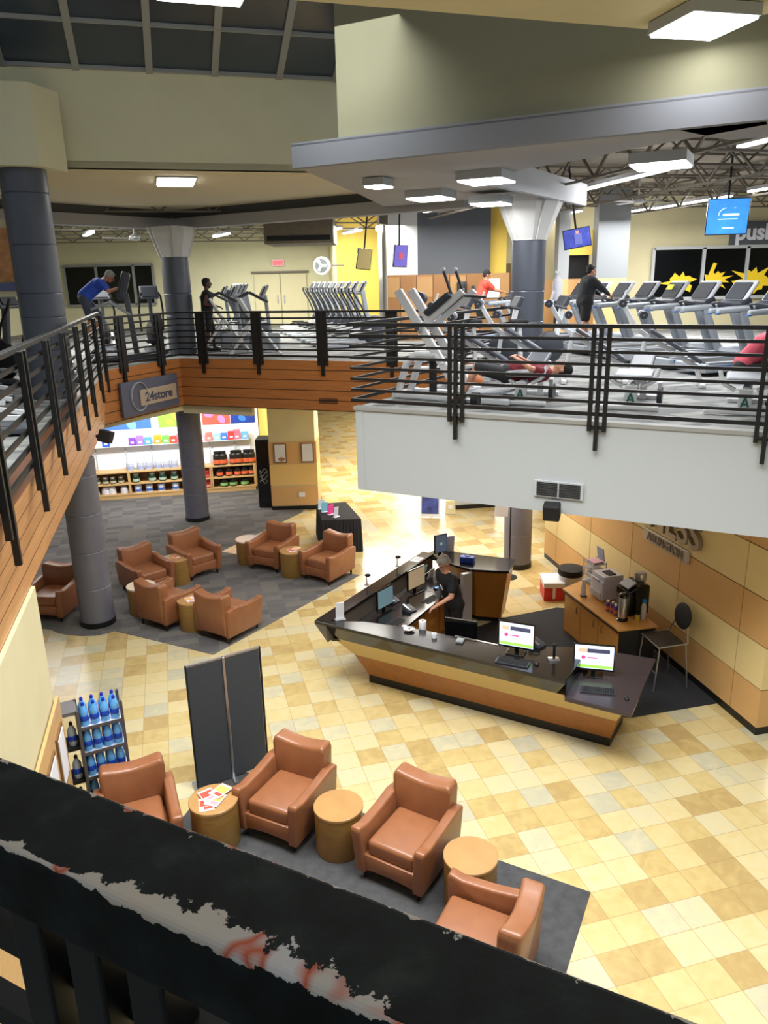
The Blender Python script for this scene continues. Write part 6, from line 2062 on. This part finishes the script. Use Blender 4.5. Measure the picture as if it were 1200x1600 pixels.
    for s in 'lr':
        if legs_ == 'short':
            bb.cap(V['h' + s], V['h' + s] + (V['k' + s] - V['h' + s]) * 0.9, 0.092 * B + g, 0.078 * B + g)
        else:
            bb.cap(V['h' + s], V['k' + s], 0.09 * B + g, 0.062 * B + g)
            bb.cap(V['k' + s], V['k' + s] + (V['a' + s] - V['k' + s]) * 0.93, 0.060 * B + g, 0.044 + g)
    finish(bb, 'trousers' if legs_ == 'long' else 'shorts', bottom, t, 0.014, 3)
    for s in 'lr':
        sh_ = MB()
        d = (V['t' + s] - V['a' + s])
        dn_ = Vector((d.x, d.y, 0)).normalized() if abs(d.z) < d.length * 0.8 else d.normalized()
        a = V['a' + s].copy()
        a.z -= 0.045
        sh_.cap(a - dn_ * 0.04, a + dn_ * 0.14 + Vector((0, 0, -0.008)), 0.045, 0.036)
        finish(sh_, 'shoe', shoe or M_mdk, t, 0.012, 2)
    return t


def stand(lean=0.0, armsl=None, armsr=None, step=0.0, face=(0, -1, 0), h=1.0, kneeb=0.0):
    """upright pose with a forward lean (metres at the shoulders)"""
    J = dict(pel=(0, 0, 0.96), chest=(0, -lean * 0.75, 1.30), neck=(0, -lean, 1.47), head=(0, -lean - 0.03, 1.62),
             sl=(0.18, -lean * 0.9, 1.40), sr=(-0.18, -lean * 0.9, 1.40), hl=(0.10, 0, 0.90), hr=(-0.10, 0, 0.90),
             kl=(0.11, -0.03 - step * 0.5 - kneeb, 0.50), kr=(-0.11, -0.03 + step * 0.35 - kneeb, 0.50), al=(0.11, -step * 0.9, 0.085), ar=(-0.11, step * 0.9, 0.085 + abs(step) * 0.15),
             tl=(0.12, -step * 0.9 - 0.13, 0.04), tr=(-0.12, step * 0.9 - 0.13, 0.035 + abs(step) * 0.1), face=face)
    J['el'] = armsl[0] if armsl else (0.24, -lean * 0.6, 1.12)
    J['wl'] = armsl[1] if armsl else (0.25, -lean - 0.08, 0.88)
    J['er'] = armsr[0] if armsr else (-0.24, -lean * 0.6, 1.12)
    J['wr'] = armsr[1] if armsr else (-0.25, -lean - 0.08, 0.88)
    return {k: tuple(c * h for c in v) if k != 'face' else v for k, v in J.items()}


# employee behind the desk, leaning to the staff work surface (facing left-back)
J = stand(0.16, ((0.26, -0.22, 1.15), (0.18, -0.44, 1.02)), ((-0.25, -0.06, 1.13), (-0.27, -0.14, 0.87)), 0.02, (0, -0.75, -0.6), 0.97)
pe = person('person with grey hair in a black polo shirt standing inside the reception desk', (1.05, 10.98, 0.012), R(-62), J, M_skin1, mat('hair_grey', (176, 172, 166), 0.8, var=0.15, vscale=30), mat('polo_black', (26, 28, 32), 0.8), mat('trousers_black', (24, 24, 26), 0.8), 'short', 'long')
for s in 'r':
    sm = MB()
    sm.cap(Vector(J['e' + s]) * 1.0, Vector(J['e' + s]) + (Vector(J['w' + s]) - Vector(J['e' + s])) * 0.75, 0.052, 0.04)
    finish(sm, 'grey_sleeve', mat('sleeve_grey', (120, 122, 126), 0.8), pe, 0.012, 2)
MB().box((0.075, -0.275, 1.22), (0.05, 0.012, 0.09), (0.4, 0.2, 0)).build('chest_logo', M_paper, pe)

# walker on the treadmill, black shirt, facing right
p5 = tpos[5]
J = stand(0.10, ((0.24, -0.32, 1.20), (0.22, -0.52, 1.06)), ((-0.24, -0.32, 1.20), (-0.22, -0.52, 1.06)), 0.16, (0, -1, -0.1), 0.93)
person('heavy set person in black shirt and shorts walking on a treadmill', (p5.x - 0.25, p5.y - 0.12, F2 + 0.215), YAW + PI / 2, J, M_skin2, mat('hair_black', (22, 20, 20), 0.8), mat('shirt_black', (30, 32, 36), 0.85), mat('shorts_black', (20, 20, 22), 0.85), 'long', 'short', 'short', 1.25, M_paper)
# red shirt on treadmill
J = stand(0.20, ((0.22, -0.42, 1.22), (0.20, -0.62, 1.18)), ((-0.22, -0.40, 1.20), (-0.20, -0.62, 1.16)), 0.1, (0, -1, -0.35), 0.91)
person('person in red t-shirt holding a treadmill console by the lockers', (2.62, 20.88, F2 + 0.215), YAW + PI / 2, J, M_skin2, MATS['hair_black'], mat('shirt_red', (226, 70, 52), 0.8), MATS['shorts_black'], 'short', 'short')
# black vest stepper at the far railing
J = stand(0.02, ((0.22, 0.05, 1.14), (0.2, -0.24, 1.08)), ((-0.22, 0.05, 1.14), (-0.2, -0.24, 1.08)), 0.12, (0, -1, 0.05), 0.97)
person('person in black tank top stepping on a stair climber', (-4.12, 19.0, F2 + 0.06), YAW + PI / 2, J, M_skin3, MATS['hair_black'], MATS['shirt_black'], MATS['shorts_black'], 'none', 'short', 'short', 0.95)
# blue shirt rider leaning forward
J = dict(pel=(0, 0.05, 1.05), chest=(0, -0.28, 1.30), neck=(0, -0.42, 1.40), head=(0, -0.54, 1.46), sl=(0.18, -0.36, 1.33), sr=(-0.18, -0.36, 1.33),
         hl=(0.10, 0.02, 0.98), hr=(-0.10, 0.02, 0.98), kl=(0.12, -0.22, 0.62), kr=(-0.12, -0.05, 0.58), al=(0.12, -0.05, 0.22), ar=(-0.12, 0.12, 0.15), tl=(0.12, -0.18, 0.17), tr=(-0.12, 0.0, 0.10),
         el=(0.22, -0.50, 1.16), er=(-0.22, -0.50, 1.16), wl=(0.14, -0.72, 1.22), wr=(-0.14, -0.72, 1.22), face=(0, -0.8, -0.6), hu=(0, -0.6, 0.8))
person('person in blue shirt bent forward over an exercise machine on the left', (-6.42, 17.5, F2 + 0.36), YAW + PI / 2, J, M_skin2, mat('hair_grey2', (150, 150, 150), 0.8), mat('shirt_blue', (44, 80, 190), 0.8), mat('shorts_grey', (70, 76, 90), 0.8), 'short', 'short')
t = thing('climber_machine', 'dark grey machine with large upright head held by the blue shirted person', 'exercise machine', (-5.85, 17.65, F2), YAW - PI / 2)
t.scale = (1, 1, 1.12)
MB().box((0, 0.1, 0.08), (0.6, 1.5, 0.12), bev=0.02).build('base_frame', M_pad, t)
MB().bar((0, 0.35, 0.1), (0, 0.25, 1.3), 0.12, 0.12, 0.02).build('mast', M_pad, t)
MB().box((0, 0.22, 1.45), (0.5, 0.18, 0.55), (-0.35, 0, 0), 0.05).build('console', M_mdk, t)
for s_ in (-1, 1):
    MB().tube([(s_ * 0.25, 0.3, 0.9), (s_ * 0.27, -0.1, 1.15), (s_ * 0.25, -0.5, 1.02)], 0.025, 8).build('handrail', M_padlt, t)
    MB().box((s_ * 0.12, -0.5, 0.2), (0.16, 0.4, 0.06), bev=0.02).build('pedal', M_blackm, t)
# person lying in maroon
J = dict(pel=(0, 0.0, 0.58), chest=(0, 0.38, 0.58), neck=(0, 0.56, 0.60), head=(0, 0.70, 0.62), sl=(0.18, 0.48, 0.58), sr=(-0.18, 0.48, 0.58),
         hl=(0.10, -0.05, 0.56), hr=(-0.10, -0.05, 0.56), kl=(0.16, -0.42, 0.66), kr=(-0.16, -0.42, 0.66), al=(0.16, -0.62, 0.27), ar=(-0.16, -0.62, 0.27), tl=(0.16, -0.76, 0.23), tr=(-0.16, -0.76, 0.23),
         el=(0.30, 0.28, 0.66), er=(-0.30, 0.28, 0.66), wl=(0.16, 0.12, 0.76), wr=(-0.14, 0.14, 0.76), face=(0, -0.2, 1), hu=(0, 1, 0.1))
person('person in maroon shirt lying back on a bench behind the railing', (1.72, 10.42, F2 - 0.18), R(-100), J, M_skin1, MATS['hair_black'], mat('shirt_maroon', (120, 26, 40), 0.8), mat('shorts_charcoal', (46, 46, 50), 0.8), 'short', 'short', 'short', 0.95, M_blackm)
# woman at the right edge bent over
J = dict(pel=(0, 0.0, 0.52), chest=(0, -0.22, 0.78), neck=(0, -0.34, 0.90), head=(0, -0.42, 1.0), sl=(0.16, -0.28, 0.83), sr=(-0.16, -0.28, 0.83),
         hl=(0.10, 0.0, 0.48), hr=(-0.10, 0, 0.48), kl=(0.12, -0.42, 0.50), kr=(-0.12, -0.42, 0.50), al=(0.12, -0.40, 0.085), ar=(-0.12, -0.40, 0.085), tl=(0.12, -0.53, 0.04), tr=(-0.12, -0.53, 0.04),
         el=(0.2, -0.38, 0.62), er=(-0.2, -0.38, 0.62), wl=(0.1, -0.50, 0.52), wr=(-0.1, -0.50, 0.52), face=(0, -0.8, -0.6), hu=(0, -0.5, 0.8))
person('person with long dark hair and pink top seated on the bench at the right edge', (4.45, 9.55, F2), R(70), J, M_skin1, mat('hair_brown', (40, 26, 22), 0.8), mat('top_pink', (216, 90, 110), 0.8), mat('leggings_black', (26, 24, 28), 0.8), 'none', 'long', 'long', 0.88, M_blackm)
